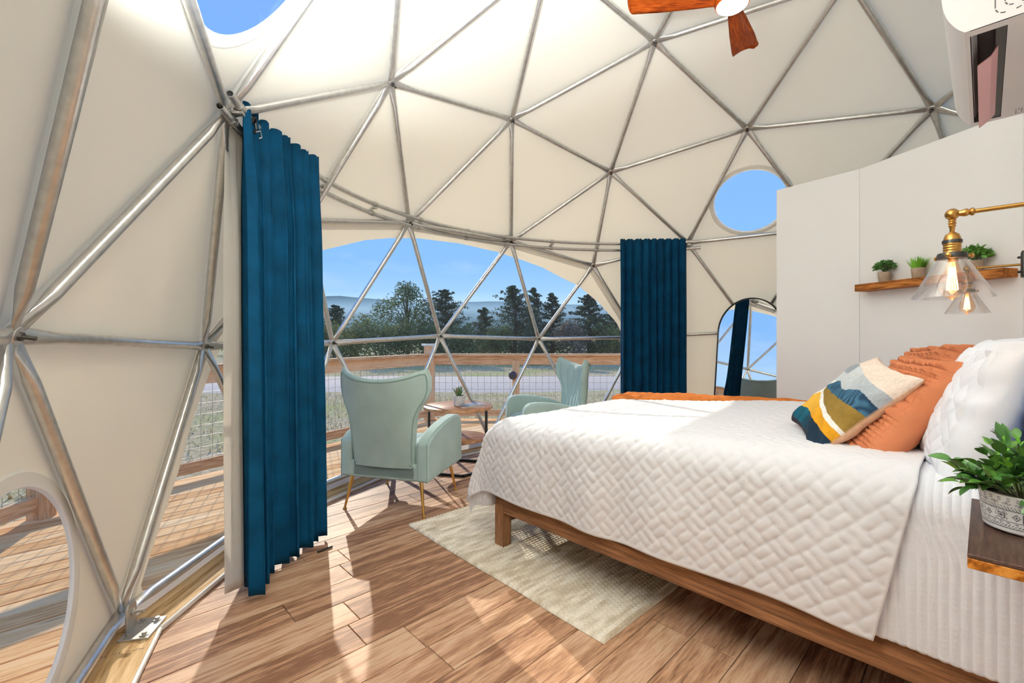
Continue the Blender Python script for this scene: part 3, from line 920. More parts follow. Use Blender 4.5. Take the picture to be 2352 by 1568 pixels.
# rust coloured throw folded along the far edge
NT_, NW_ = 130, 70
aa = np.linspace(0, 1, NT_)[:, None] * np.ones((1, NW_)); bb = np.linspace(0, 1, NW_)[None, :] * np.ones((NT_, 1))
Dg = -2.03 + 1.33 * aa
s_near = 3.06 + 0.30 * aa
Sg = s_near + bb * (3.78 - 0.05 * aa - s_near)
ts_, td_, tz_ = drape(Sg, Dg, 0.030, BS0 - 2, BS1 + 0.012, BD0 - 2.0, rr=0.115, ripple=0.012, seed=1)
td_ = Dg
tz_ = tz_ + 0.022 * sstep(bb / 0.10) * (0.85 + 0.5 * vnoise(Dg * 7, Sg * 9)) + 0.009 * vnoise(Dg * 30, Sg * 30) + 0.02 * np.exp(-((aa - .32) / .22) ** 2) * sstep(bb / .3)
tz_ = np.where(bb < 0.012, tz_ - 0.012, tz_)
Pt = np.stack([ts_ - BC[0], -(td_ - BC[1]), tz_], -1)
throw = put('throw_blanket', npmesh('throw_blanket', Pt), m_throw, None, solid=-0.012)
throw.location = SD(*BC); throw.rotation_euler = (0, 0, WDIR)
tag(throw, 'crinkled rust orange throw folded along the far edge of the bed', 'throw')

# ------------------------------------------------------------------ pillows
def cushion(wd__, ht, th, n=60, pinch=0.07, p=0.42, wr=0.012, seed=0, front=None, droop=0.0):
    """returns verts [2*n*n], quads, u, v arrays; front side first (+z)"""
    t = np.linspace(-1, 1, n); t = np.sign(t) * (1 - (1 - np.abs(t)) ** 1.25)
    U = t[:, None] * np.ones((1, n)); V = t[None, :] * np.ones((n, 1))
    X = wd__ / 2 * U * (1 - pinch * (1 - V ** 2)); Y = ht / 2 * V * (1 - pinch * (1 - U ** 2))
    prof = (np.clip((1 - U ** 2) * (1 - V ** 2), 0, 1)) ** p
    wrk = wr * vnoise(U * 3 + seed, V * 3 + seed * 2) + wr * 0.6 * vnoise(U * 7 + seed, V * 7)
    rad = wr * 0.9 * np.sin(np.arctan2(V, U) * 14 + 3 * seed) * np.clip(U ** 2 + V ** 2 - 0.5, 0, 1)
    Zf = th / 2 * prof + (wrk + rad) * np.minimum(1, prof * 1.6)
    Zb = -th / 2 * prof + (wrk * 0.7) * np.minimum(1, prof * 1.6)
    Y = Y - droop * prof * 0.0
    if front is not None: 
        Zf = Zf + front(U, V) * np.clip((1 - np.maximum(np.abs(U), np.abs(V))) * 7, 0, 1)
    F = np.stack([X, Y, Zf], -1); B = np.stack([X, Y, Zb], -1)
    return U, V, F, B
def cushion_mesh(name, F, B, colF=None, colB=None):
    n, m = F.shape[:2]
    idx = np.arange(n * m).reshape(n, m)
    q = np.stack([idx[:-1, :-1], idx[1:, :-1], idx[1:, 1:], idx[:-1, 1:]], -1).reshape(-1, 4)
    isb = np.zeros((n, m), bool); isb[0] = isb[-1] = True; isb[:, 0] = isb[:, -1] = True
    bi = np.where(isb, idx, idx + n * m)
    qb = np.stack([bi[:-1, :-1], bi[:-1, 1:], bi[1:, 1:], bi[1:, :-1]], -1).reshape(-1, 4)
    V = np.concatenate([F.reshape(-1, 3), B.reshape(-1, 3)])
    col = None
    if colF is not None: col = np.concatenate([colF.reshape(-1, 4), colB.reshape(-1, 4)])
    me = rawmesh(name, V, np.concatenate([q, qb]), True, col)
    bm = bmesh.new(); bm.from_mesh(me)
    lo = [v for v in bm.verts if not v.link_faces]
    bmesh.ops.delete(bm, geom=lo, context='VERTS'); bm.to_mesh(me); bm.free()
    return me
def frameM(c, x, yhint):
    x = Vector(x).normalized(); y = Vector(yhint); y = (y - x * y.dot(x)).normalized(); z = x.cross(y)
    M = Matrix((x, y, z)).transposed().to_4x4(); M.translation = Vector(c); return M
def sdv(s, d, z): return wv * s + uv_ * d + Vector((0, 0, z))

# patterned landscape pillow
n = 210
U, V, F, B = cushion(0.43, 0.43, 0.145, n=n, pinch=0.10, p=0.36, wr=0.014, seed=3)
def mixc(a, b, k): return a * (1 - k[..., None]) + b * k[..., None]
C_ = {k: np.array(srgb(*v)) for k, v in dict(cream=(232, 214, 200), light=(196, 200, 202), grey=(150, 156, 164), blue=(52, 90, 112), navy=(18, 40, 62), olive=(122, 96, 40), mustard=(226, 172, 62), mustd=(204, 142, 26), white=(240, 236, 230), teal=(6, 74, 92), dark=(8, 28, 44), black=(44, 36, 46)).items()}
u_ = (U + 1) / 2
jit = 0.025 * vnoise(U * 9, V * 3) 
xs_ = [0, .08, .15, .22, .3, .4, .5, .6, .7, .8, .9, 1.0]
b1 = np.interp(u_, xs_, [-.86, -.80, -.72, -.66, -.62, -.60, -.61, -.63, -.64, -.64, -.63, -.62]) + jit
b2 = np.interp(u_, xs_, [-.86, -.72, -.34, -.20, -.20, -.28, -.36, -.40, -.43, -.45, -.46, -.46]) + jit
b3 = np.interp(u_, xs_, [.2, .1, .02, -.02, -.10, -.19, -.27, -.31, -.34, -.36, -.37, -.38]) + jit * .5
b4 = np.interp(u_, xs_, [-1, -1, -1, -.02, -.06, -.05, -.06, -.06, -.05, -.03, -.01, .01]) + jit
b5 = np.interp(u_, xs_, [-1, -1, -1, .0, .17, .24, .16, .12, .20, .29, .29, .25]) + jit
b6 = np.interp(u_, xs_, [.62, .66, .72, .72, .70, .66, .62, .58, .56, .53, .51, .5]) + jit
col = np.zeros((n, n, 3))
lg = sstep((u_ - .35) / .6)
base_l = mixc(C_['light'] * np.ones((n, n, 1)), C_['grey'] * np.ones((n, n, 1)), lg * .8)
col[:] = base_l
col = np.where((V > b6)[..., None], C_['cream'], col)
gp = ((V > .42 + jit) & (V < .70 + 2 * jit) & (u_ < .30 + 2 * jit))
col = np.where(gp[..., None], C_['grey'] * 0.9, col)
col = np.where(((u_ < .26 + jit) & (V < .16 + 2 * jit))[..., None], C_['white'], col)
st = (0.5 + 0.5 * np.sin(U * 60 + 14 * vnoise(U * 5, V * 5) + V * 22))
bl_c = mixc(C_['blue'] * np.ones((n, n, 1)), C_['navy'] * np.ones((n, n, 1)), np.clip(st * .9 + lg * .25 - .15, 0, 1))
col = np.where(((V <= b5) & (u_ > .21))[..., None], bl_c, col)
col = np.where(((V <= np.minimum(b4, b5)) & (V > b3) & (u_ > .24))[..., None], C_['olive'], col)
col = np.where(((V <= b3) & (V > b2))[..., None], C_['white'], col)
mus = mixc(C_['mustard'] * np.ones((n, n, 1)), C_['mustd'] * np.ones((n, n, 1)), sstep((u_ - .3) / .5))
col = np.where((V <= b2)[..., None], mus, col)
col = np.where(((V <= -.55) & (u_ < .10))[..., None], np.array(srgb(226, 206, 200)), col)
tl = mixc(C_['teal'] * np.ones((n, n, 1)), C_['dark'] * np.ones((n, n, 1)), sstep((u_ - .35) / .4))
col = np.where((V <= b1)[..., None], tl, col)
col = np.where(((V < -.93) | ((V < -.80) & (u_ < .12)))[..., None], C_['black'], col)
ca = np.concatenate([col, np.ones((n, n, 1))], -1)
cbk = np.ones((n, n, 4)); cbk[..., :3] = srgb(206, 164, 132)
ppl = put('patterned_pillow', cushion_mesh('patterned_pillow', F, B, ca, cbk), m_print, None,
          M=frameM(SD(2.220, -.372, .978), sdv(-.375, .16, -.055), sdv(-.065, .35, .265)))
tag(ppl, 'square pillow printed with an abstract landscape in mustard, teal, olive and blue', 'pillow')

def waffle(U, V):
    band = np.abs(V)
    def wf(nu, nv, e):
        a = np.abs(np.sin(PI * nu * U)) ; b = np.abs(np.sin(PI * nv * V))
        return np.minimum(a, b) ** e
    big = ((V > -.16) & (V < .28)) | (V > .66) | (V < -.74)
    return np.where(big, 0.021 * wf(6.5, 6.5, .5), 0.0125 * wf(13, 13, .55)) - 0.004 * (np.abs(V + .16) < .02) - .004 * (np.abs(V - .28) < .02)
def rust_pillow(name, c, x, y, seed, label):
    U, V, F, B = cushion(0.485, 0.485, 0.18, n=260, pinch=0.09, p=0.36, wr=0.016, seed=seed, front=waffle)
    o = put(name, cushion_mesh(name, F, B), m_rust, None, M=frameM(c, x, y))
    return tag(o, label, 'pillow', 'rust waffle pillows on the bed')
rust_pillow('waffle_pillow', SD(2.27, -.236, .962), sdv(-.385, .15, -.01), sdv(-.05, .286, .33), 5, 'rust orange waffle-textured square pillow leaning behind the landscape pillow')
rust_pillow('waffle_pillow', SD(2.70, -.225, 1.0), sdv(-.37, .17, .02), sdv(-.04, .28, .33), 9, 'rust orange waffle pillow farther from the viewer, its ear touching the white pillows')
# ribbed caramel pillow
U, V, F, B = cushion(0.42, 0.36, 0.14, n=120, pinch=0.08, p=0.38, wr=0.012, seed=8, front=lambda U, V: 0.004 * np.abs(np.sin(U * 60)))
tag(put('knit_pillow', cushion_mesh('knit_pillow', F, B), m_caramel, None, M=frameM(SD(2.80, -.30, .945), sdv(-.4, .1, 0), sdv(0, .25, .27))), 'small ribbed caramel pillow half hidden between landscape and rust pillows', 'pillow')
def quilt_relief(U, V):
    X = U * .33; Y = V * .25
    r_ = 0.007 * basket((X + Y) * .7071, (X - Y) * .7071, 0.085)
    inner_ = (np.abs(U) < .84) & (np.abs(V) < .82)
    return np.where(inner_, r_ + 0.003, 0)
def white_pillow(c, x, y, seed, label, th=0.20, w_=0.68, h_=0.5):
    U, V, F, B = cushion(w_, h_, th, n=150, pinch=0.05, p=0.40, wr=0.016, seed=seed, front=quilt_relief)
    return tag(put('white_pillow', cushion_mesh('white_pillow', F, B), m_pillow, None, M=frameM(c, x, y)), label, 'pillow', 'white quilted pillows at the head of the bed')
white_pillow(SD(2.17, -.015, .995), sdv(-.62, .08, -.0), sdv(.0, .14, .42), 2, 'white quilted pillow nearest the potted plant, leaning on the blue headboard')
white_pillow(SD(2.86, -.03, 1.0), sdv(-.62, .08, .02), sdv(.0, .18, .42), 6, 'white quilted pillow farthest along the headboard behind the rust pillows')

# ------------------------------------------------------------------ rug
RL, RW = 1.55, 1.0
NRX, NRY = 330, 250
X = np.linspace(0, RL, NRX)[:, None] * np.ones((1, NRY)); Y = np.linspace(0, RW, NRY)[None, :] * np.ones((NRX, 1))
rowi = np.floor(X / 0.0215); rx = X / 0.0215 - rowi
braid = np.sqrt(np.clip(1 - (2 * rx - 1) ** 2, 0, 1)) * (0.62 + 0.38 * np.abs(np.sin(PI * (Y / 0.026 + 0.5 * np.abs(2 * rx - 1) + rowi * .37))))
edge = np.minimum(np.minimum(X, RL - X), np.minimum(Y, RW - Y))
Z = 0.005 + 0.0125 * braid * np.clip(edge / 0.01, 0.3, 1) + 0.004 * vnoise(X * 4, Y * 4)
Z = np.where(edge < 0.004, 0.0015, Z)
Xw = X + 0.008 * vnoise(Y * 9, rowi * .7) + 0.01 * vnoise(Y * 2.2, X * 2.2); Yw = Y + 0.012 * vnoise(X * 3, Y * 2.0 + 9)
tone = np.clip(0.5 + 1.1 * vnoise(X * 60, Y * 14) + 0.7 * vnoise(rowi * .9, Y * 1.6) + .25 * vnoise(X * 150, Y * 150), 0, 1)
cA, cB = np.array(srgb(196, 180, 154)), np.array(srgb(250, 241, 224))
colr = np.concatenate([mixc(cA * np.ones(tone.shape + (1,)), cB * np.ones(tone.shape + (1,)), tone), np.ones(tone.shape + (1,))], -1)
# local x runs along +d (away from the foot), local y along +s
rug = put('rug', npmesh('rug', np.stack([Xw, Yw, Z], -1), colors=colr), m_jute, None)
rug.location = SD(1.575, -2.635, 0.0); 
rx_, ry_ = Vector((0.673, -0.739, 0)), Vector((0.739, 0.673, 0))
rug.matrix_world = Matrix.Translation((-0.651, 2.97, 0.0005)) @ Matrix((rx_, ry_, Vector((0, 0, 1)))).transposed().to_4x4()
tag(rug, 'beige braided jute rug reaching under the foot of the bed', 'rug')

# ------------------------------------------------------------------ curtains and rails
def az_pt(az, r_, z): a = math.radians(az); return Vector((DC[0] + r_ * math.cos(a), DC[1] + r_ * math.sin(a), z))
def rail(name, r_, z_, a0, a1, label):
    pts = [az_pt(a, r_, z_) for a in np.linspace(a0, a1, 60)]
    root = emp(name, label, 'curtain rail', tuple(az_pt(132, r_, z_)), group='curtain rails')
    o0 = az_pt(132, r_, z_)
    pts = [p - o0 for p in pts]
    # open pipe: outer wall, inner wall
    mb = MB().tube(pts, 0.0165, 12, False)
    mb.tube(pts[:3], 0.0135, 12, False); mb.tube(pts[-3:], 0.0135, 12, False)
    for e0, e1 in ((0, 1), (-1, -2)):
        d = (pts[e1] - pts[e0]).normalized()
        x = d.orthogonal().normalized(); y = d.cross(x); R = Matrix((x, y, d)).transposed()
        mb.lathe([(0.0135, 0), (0.0165, 0)], 12, pts[e0], False, False, R)
    mb.build('pipe', m_steel, root, angle=50)
    return root, o0
r1, o1 = rail('curtain_rail', 2.545, 2.292, 70.0, 193.2, 'upper bent steel pipe rail that carries the blue velvet curtains')
r2, o2 = rail('curtain_rail', 2.578, 2.226, 70.8, 193.6, 'lower bent steel pipe rail set behind the blue curtains')
for az in (73.6, 95.9, 108, 120.2, 131, 143.8, 156, 168.4, 190.5):
    p = az_pt(az, 2.572, 2.263); a = math.radians(az)
    R = Matrix.Rotation(a, 3, 'Z')
    mb = MB().box((0, 0, 0), (0.085, 0.03, 0.012), R)
    for (rr, zz) in ((2.545, 2.292), (2.578, 2.226)):
        c = az_pt(az, rr, zz) - p; t = Vector((-math.sin(a), math.cos(a), 0))
        mb.tube([c - t * 0.018, c + t * 0.018], 0.0205, 12)
    MBs = mb.build('clamp', m_steel2, r1, angle=50); MBs.location = p - o1

def curtain(name, p0, p1, bulge, z0, z1, folds, depth, mat, label, seed=0, topd=None, nu=420, nv=46, thick=0.004, spread=0.0, flare0=0.0, flare1=0.0):
    p0 = Vector(p0); p1 = Vector(p1); L = (p1 - p0).length
    t = (p1 - p0).normalized(); nrm_ = Vector((-t.y, t.x, 0))
    if nrm_.dot(Vector((DC[0], DC[1], 0)) - p0) < 0: nrm_ = -nrm_
    u = np.linspace(0, 1, nu)[:, None] * np.ones((1, nv)); v = np.linspace(0, 1, nv)[None, :] * np.ones((nu, 1))
    rs = np.random.RandomState(seed + 3)
    ph = 2 * PI * folds * (u + 0.35 / folds * np.interp(u, np.linspace(0, 1, 12), rs.rand(12) - .5))
    amp = depth * np.interp(u, np.linspace(0, 1, folds * 2 + 1), 0.7 + 0.6 * rs.rand(folds * 2 + 1))
    top = 0.55 + 0.45 * sstep((1 - v) / 0.25) + 0.25 * (1 - v)
    wob = 0.02 * (1 - v) * np.sin(u * 9 + seed) + 0.012 * vnoise(u * 8 + seed, v * 3)
    n_off = amp * top * (2 * np.abs(np.sin(ph / 2 + 0.25 * (1 - v) * vnoise(u * 5, v * 1.5 + seed))) ** 0.5 - 1) + wob + bulge * np.sin(PI * u)
    t_off = L * (u + (u - 0.5) * spread * (1 - v)) + 0.30 * depth * top * np.sin(ph)
    t_off = t_off + flare1 * u * (1 - v) - flare0 * (1 - u) * (1 - v)
    zz = z0 + (z1 - z0) * v
    zz = zz + np.where(v > 0.96, 0.012 * np.abs(np.sin(ph)) * (v - .96) / .04, 0) + (1 - v) * (0.012 * vnoise(u * 6 + seed, 0 * v))
    P = np.zeros((nu, nv, 3))
    for k in range(3):
        P[..., k] = [p0.x, p0.y, 0][k] + t_off * t[k] + n_off * nrm_[k]
    P[..., 2] = zz
    c = np.array([(p0.x + p1.x) / 2, (p0.y + p1.y) / 2, 0])
    o = put(name, npmesh(name, P - c), mat, None, solid=thick)
    o.location = c
    return tag(o, label, 'curtain')
cl = curtain('velvet_curtain', (-1.245, 2.085, 0), (-1.160, 2.77, 0), -0.03, 0.035, 2.325, 8, 0.058, m_velvet, 'dark teal velvet curtain gathered at the open pipe ends of the rail', 1, flare1=0.05)
cr = curtain('velvet_curtain', (1.25, 5.00, 0), (1.98, 4.965, 0), 0.015, 0.04, 2.315, 9, 0.052, m_velvet, 'dark teal velvet curtain gathered between the arched window and the mirror', 5)
for o in (cl, cr): o['group'] = 'velvet curtains of the arched window'
# header ring hooks on the near curtain
s1_ = curtain('sheer_curtain', (-1.308, 2.075, 0), (-1.330, 2.50, 0), 0.0, 0.05, 2.265, 4, 0.022, m_sheer, 'thin white sheer curtain hanging behind the near teal curtain', 12, nu=160, thick=0.001)
root = emp('curtain_hook', 'loose black curtain hook with a wire at the rail end', 'hook', tuple(az_pt(188.6, 2.53, 2.25)))
MB().tube([(0, 0, 0.03), (0.01, 0.02, 0.045), (0.0, 0.04, 0.03), (0, 0.045, 0.0), (0, 0.03, -0.02)], 0.006, 8).build('loop', m_blackmetal, root)
MB().tube([(0, 0.03, -0.02), (0.012, 0.06, 0.0), (0.01, 0.075, -0.025), (0, 0.05, -0.045)], 0.003, 6).build('wire', m_steel, root)

rd = MB().tube([(-0.045, 0, 0.007), (0.045, 0, 0.007)], 0.006, 10).build('rod', m_blackmetal, None, loc=(-1.06, 2.63, 0.0), rotz=0.9)
tag(rd, 'short dark rod lying on the planks at the hem of the near curtain', 'rod')

# ------------------------------------------------------------------ armchairs
def hw_back(h):
    return np.interp(h, [0.30, 0.36, 0.5, 0.62, 0.70, 0.76, 0.82, 0.88, 0.96, 1.03], [0.232, 0.235, 0.243, 0.255, 0.268, 0.296, 0.336, 0.356, 0.356, 0.336])
def armchair(name, label, loc, rz):
    root = emp(name, label, 'armchair', loc, rz, 'mint velvet wingback armchairs')
    # upholstered back: curved shell with wings, fluted front
    na, nb = 64, 44
    def shell(side):
        P = np.zeros((na, nb, 3))
        for i in range(na):
            a = -1 + 2 * i / (na - 1)
            a = math.copysign(1 - (1 - abs(a)) ** 1.3, a)
            for j in range(nb):
                b = j / (nb - 1); b = 1 - (1 - b) ** 1.25
                htop = 0.955 + 0.075 * abs(a) ** 2.2
                z = 0.33 + (htop - 0.33) * b
                w = float(hw_back(0.33 + 0.70 * b))
                x = w * a
                lean = -0.275 - 0.115 * ((z - 0.33) / 0.7)
                y = lean + 0.115 * abs(x / 0.352) ** 2.3 * (0.45 + 0.75 * b)
                ed = min((1 - abs(a)) / 0.10, (1 - b) / 0.07, 1.0)
                th = 0.5 * math.sqrt(max(0, 1 - (1 - ed) ** 2))
                if side > 0:
                    fl = abs(math.sin(PI * (x / max(w, .01)) * 3.5)) ** 0.3
                    y += 0.085 * th + 0.05 * th * (1 - b) * 0.6 + 0.024 * (fl - 1) * min(1, ed)
                else:
                    y -= 0.052 * th
                P[i, j] = (x, y, z)
        return P
    Fs, Bs = shell(1), shell(-1)
    mb = MB(); mb.grid(Fs); mb.grid(Bs[::-1])
    mb.build('backrest', m_mint, root, angle=70)
    # piping round the rear panel
    pts = []
    for i in list(range(5, na - 5, 2)):
        pts.append(Bs[i, nb - 4])
    path = [Bs[3, j] for j in range(1, nb - 4, 2)] + pts + [Bs[na - 4, j] for j in range(nb - 5, 0, -2)]
    path = [Vector(p) + Vector((0, -0.003, 0)) for p in path]
    path.append(path[0])
    MB().tube(path, 0.0045, 6, False).build('piping', m_mintpipe, root)
    # seat body
    MB().box((0, 0.02, 0.30), (0.56, 0.60, 0.12)).build('seat_base', m_mint, root, bevel=0.018, seg=3)
    na2, nb2 = 60, 30
    P = np.zeros((na2, nb2, 3))
    prof_ = [(-0.25, 0.34), (-0.25, 0.42), (-0.2, 0.455), (0.0, 0.46), (0.2, 0.463), (0.29, 0.455), (0.335, 0.43), (0.345, 0.40), (0.335, 0.36), (0.30, 0.345)]
    tt = np.linspace(0, len(prof_) - 1, nb2)
    py = np.interp(tt, range(len(prof_)), [p[0] for p in prof_]); pz = np.interp(tt, range(len(prof_)), [p[1] for p in prof_])
    for i in range(na2):
        x = -0.253 + 0.506 * i / (na2 - 1)
        g = (abs(math.sin(PI * (x + .253) / 0.0843)) ** 0.3 - 1) * 0.022
        for j in range(nb2):
            cc = np.array([0.0, 0.38]); d = np.array([py[j], pz[j]]) - cc
            ln = np.linalg.norm(d)
            q = cc + d * (1 + g / ln)
            P[i, j] = (x, q[0], q[1])
    MB().grid(P, cv=True).build('seat_cushion', m_mint, root, angle=70)
    # arms
    prof_ = [(-0.285, 0.238), (-0.285, 0.505), (-0.22, 0.545), (-0.12, 0.580), (0.0, 0.606), (0.12, 0.622), (0.24, 0.628), (0.30, 0.620), (0.338, 0.596), (0.356, 0.555), (0.364, 0.42), (0.368, 0.238)]
    for sx in (-1, 1):
        x0, x1 = (0.254, 0.348) if sx > 0 else (-0.348, -0.254)
        MB().prism(prof_, x0, x1, lambda a, b, h: (h, a, b)).build('armrest', m_mint, root, bevel=0.02, seg=4, angle=60)
        xo = 0.349 * sx
        pp = [Vector((xo - 0.012 * sx, a * 0.985, 0.238 + (b - 0.238) * 0.985)) for a, b in prof_]
        MB().tube(pp, 0.004, 6).build('piping', m_mintpipe, root)
    MB().box((0, -0.245, 0.30), (0.50, 0.07, 0.124)).build('rear_panel', m_mint, root, bevel=0.014, seg=3)
    for sx in (-1, 1):
        for (y0, y1) in ((-0.235, -0.278), (0.275, 0.31)):
            top = Vector((0.272 * sx, y0, 0.245)); bot = Vector((0.312 * sx, y1, 0.008))
            lg = MB().tube([top, top.lerp(bot, .5), bot], [0.0145, 0.0115, 0.0075], 14).build('leg', m_gold, root, angle=60)
            MB().lathe([(0.014, 0), (0.014, 0.008), (0.009, 0.012)], 12, (bot.x, bot.y, 0.0)).build('foot_cap', m_gold, lg)
    return root
armchair('armchair', 'mint green velvet wingback armchair seen from behind on thin gold legs', (-0.800, 3.455, 0), math.radians(-15.3))
armchair('armchair', 'mint green velvet wingback armchair facing sideways beyond the foot of the bed', (0.42, 4.60, 0), math.radians(105))

# ------------------------------------------------------------------ side table and what stands on it
TX, TY = -0.46, 4.27
tb = emp('side_table', 'round wooden side table on black metal legs between the armchairs', 'table', (TX, TY, 0))
TZ = 0.60
MB().lathe([(0.318, 0), (0.325, 0.004), (0.325, 0.024), (0.321, 0.028)], 72).build('table_top', m_tablewood, tb, angle=50, loc=(0, 0, TZ - 0.028))
MB().lathe([(0.262, 0), (0.268, 0.004), (0.268, 0.018), (0.264, 0.022)], 64).build('lower_shelf', m_tablewood, tb, angle=50, loc=(0, 0, 0.285))
angs = [-18, 102, 205]
ft = []
for a in angs:
    a = math.radians(a); R = Matrix.Rotation(a, 3, 'Z')
    p = Vector((0.283 * math.cos(a), 0.283 * math.sin(a), 0)); ft.append(p)
    MB().box(p + Vector((0, 0, TZ / 2 - 0.008)), (0.016, 0.034, TZ - 0.04), R).build('leg', m_blackmetal, tb, bevel=0.002)
hexa = []
for k in range(6):
    a = math.radians(-18 + 60 * k + (3 if k % 2 else 0)); hexa.append(Vector((0.283 * math.cos(a), 0.283 * math.sin(a), 0.0125)))
for k in range(6):
    MB().bar(hexa[k], hexa[(k + 1) % 6], 0.024, 0.025).build('base_bar', m_blackmetal, tb, bevel=0.002)
# succulent in a dotted white pot
def leaf_mesh(name, L, W, thick, curl, mat, tip=None, n=7):
    V = []; F = []
    for i in range(n + 1):
        t = i / n
        w = W * math.sin(PI * min(1, 0.08 + t * 0.92)) ** 0.8 * (1 - 0.35 * t)
        if i == n: w = 0.0006
        z = curl * t * t * L; y = t * L
        V += [(-w / 2, y, z + 0.12 * w), (0, y, z - thick * (1 - t)), (w / 2, y, z + 0.12 * w), (0, y, z + 0.0)]
    for i in range(n):
        a = i * 4; b = a + 4
        F += [(a, a + 1, b + 1, b), (a + 1, a + 2, b + 2, b + 1), (a + 2, a + 3, b + 3, b + 2), (a + 3, a, b, b + 3)]
    mb = MB(); mb.add(V, F); me = mb.mesh(name, True, None); me.materials.append(mat)
    return me
def orient(p, az, tilt, roll=0, s=1):
    return Matrix.Translation(p) @ Matrix.Rotation(az, 4, 'Z') @ Matrix.Rotation(tilt, 4, 'X') @ Matrix.Rotation(roll, 4, 'Y') @ Matrix.Scale(s, 4)
def printed_pot(r0, r1, h, fn, name, parent, nu=160, nv=60, lip=0.006):
    P = np.zeros((nu, nv, 3)); col = np.ones((nu, nv, 4))
    for i in range(nu):
        t = 2 * PI * i / nu
        for j in range(nv):
            b = j / (nv - 1); rr = r0 + (r1 - r0) * min(1, b * 1.0) - (0.18 * r0 * (1 - b / 0.08) ** 2 if b < 0.08 else 0)
            P[i, j] = (rr * math.cos(t), rr * math.sin(t), h * b)
            col[i, j, :3] = fn(i / nu, b)
    V = P.reshape(-1, 3); idx = np.arange(nu * nv).reshape(nu, nv); nx_ = np.roll(idx, -1, 0)
    q = np.stack([idx[:, :-1], nx_[:, :-1], nx_[:, 1:], idx[:, 1:]], -1).reshape(-1, 4)
    o = put(name, rawmesh(name, V, q, True, col.reshape(-1, 4)), m_potwhite, parent)
    o2 = MB().lathe([(r1, h), (r1 - lip, h + 0.001), (r1 - lip, h - 0.02)], 48, cap0=False, cap1=False)
    o2.lathe([(r0 * .8, 0.0005), (r0 * 0.1, 0.0005)], 32, cap0=False)
    me = o2.build('rim', m_whitetrim, o)
    MB().lathe([(r1 - lip - 0.0005, h - 0.012), (0.001, h - 0.010)], 32, cap0=False).build('soil', m_soil, o)
    return o
def dots(u, b):
    x = (u * 26) % 1; y = (b * 9) % 1
    if int(b * 9) % 2: x = (x + .5) % 1
    d = math.hypot(x - .5, y - .5)
    if b > .93 or b < .05: return srgb(206, 204, 202)
    return srgb(128, 128, 134) if d < .30 else srgb(226, 224, 222)
sp = emp('potted_succulent', 'small red-tipped succulent in a dotted white pot on the side table', 'plant', (-0.447, 4.215, TZ))
printed_pot(0.048, 0.054, 0.098, dots, 'pot', sp)
lm = leaf_mesh('succulent_leaf', 0.105, 0.028, 0.006, 0.35, m_succ)
lm2 = leaf_mesh('succulent_leaf_red', 0.11, 0.024, 0.005, 0.25, m_succr)
for k in range(20):
    az = k * 2.399 + 0.3; tl = math.radians(22 + 58 * (k / 20.0)); s_ = 1.08 - 0.25 * (k / 20) + random.uniform(-.08, .08)
    put('leaf', lm2 if k in (5, 8, 11) else lm, None, sp, M=orient((0, 0, 0.088), az, tl, 0, s_))
def magazine(name, c, size, ang, th, mat, label, z):
    root = emp(name, label, 'magazine', (c[0], c[1], z), ang, 'magazines on the side table')
    MB().box((0, 0, th / 2), (size[0], size[1], th * .82)).build('pages', m_paper, root, smooth=False)
    MB().box((0, 0, th - 0.0008), (size[0] + 0.003, size[1] + 0.003, 0.0016)).build('cover', mat, root, smooth=False)
    MB().box((0, 0, 0.0007), (size[0] + 0.003, size[1] + 0.003, 0.0014)).build('cover', mat, root, smooth=False)
magazine('magazine', (-0.325, 4.175), (0.21, 0.15), 0.30, 0.014, m_cover2, 'dark red-backed magazine lying under the grey one on the side table', TZ)
magazine('magazine', (-0.315, 4.185), (0.20, 0.145), 0.72, 0.010, m_cover1, 'grey glossy magazine on top of the red one on the side table', TZ + 0.0145)
fv = emp('floor_register', 'flat white floor plate on the planks behind the side table base', 'vent', (-0.16, 4.60, 0), math.radians(15))
MB().box((0, 0, 0.006), (0.16, 0.13, 0.011)).build('plate', m_whitetrim, fv, bevel=0.003)

# ------------------------------------------------------------------ leaning arched mirror
mc = Vector((2.52, 4.82, 0.0))
nh = Vector((-0.848, -0.530, 0)).normalized(); tilt = math.radians(5.6)
mx_ = Vector((nh.y, -nh.x, 0)); mx_ = -mx_ if mx_.x < 0 else mx_
myv = (Vector((0, 0, 1)) * math.cos(tilt) - nh * math.sin(tilt)).normalized()
mzv = mx_.cross(myv)
if mzv.dot(nh) < 0: mx_ = -mx_; mzv = mx_.cross(myv)
MM = Matrix((mx_, myv, mzv)).transposed().to_4x4(); MM.translation = mc + Vector((0, 0, 0.008))
mir = emp('arched_mirror', 'tall arched mirror with a thin black frame leaning on the dome wall', 'mirror', mat=MM)
MH, MWd = 1.67, 0.36
outl = [(-MWd, 0), (MWd, 0), (MWd, MH - MWd)] + [(MWd * math.cos(t), MH - MWd + MWd * math.sin(t)) for t in np.linspace(0, PI, 33)[1:-1]] + [(-MWd, MH - MWd)]
MB().prism([(a * .985, .006 + b * .992) for a, b in outl], 0.004, 0.014).build('mirror_glass', m_mirror, mir, smooth=False)
inn = [(a * .975, .010 + b * .986) for a, b in outl]
mb = MB(); N_ = len(outl)
rings = [[(a, b, -0.012) for a, b in outl], [(a, b, 0.022) for a, b in outl], [(a, b, 0.022) for a, b in inn], [(a, b, 0.010) for a, b in inn]]
mb.grid(np.array(rings), cv=True); mb.f.append(tuple(reversed(range(N_))))
mb.build('frame', m_blackmetal, mir, angle=30)

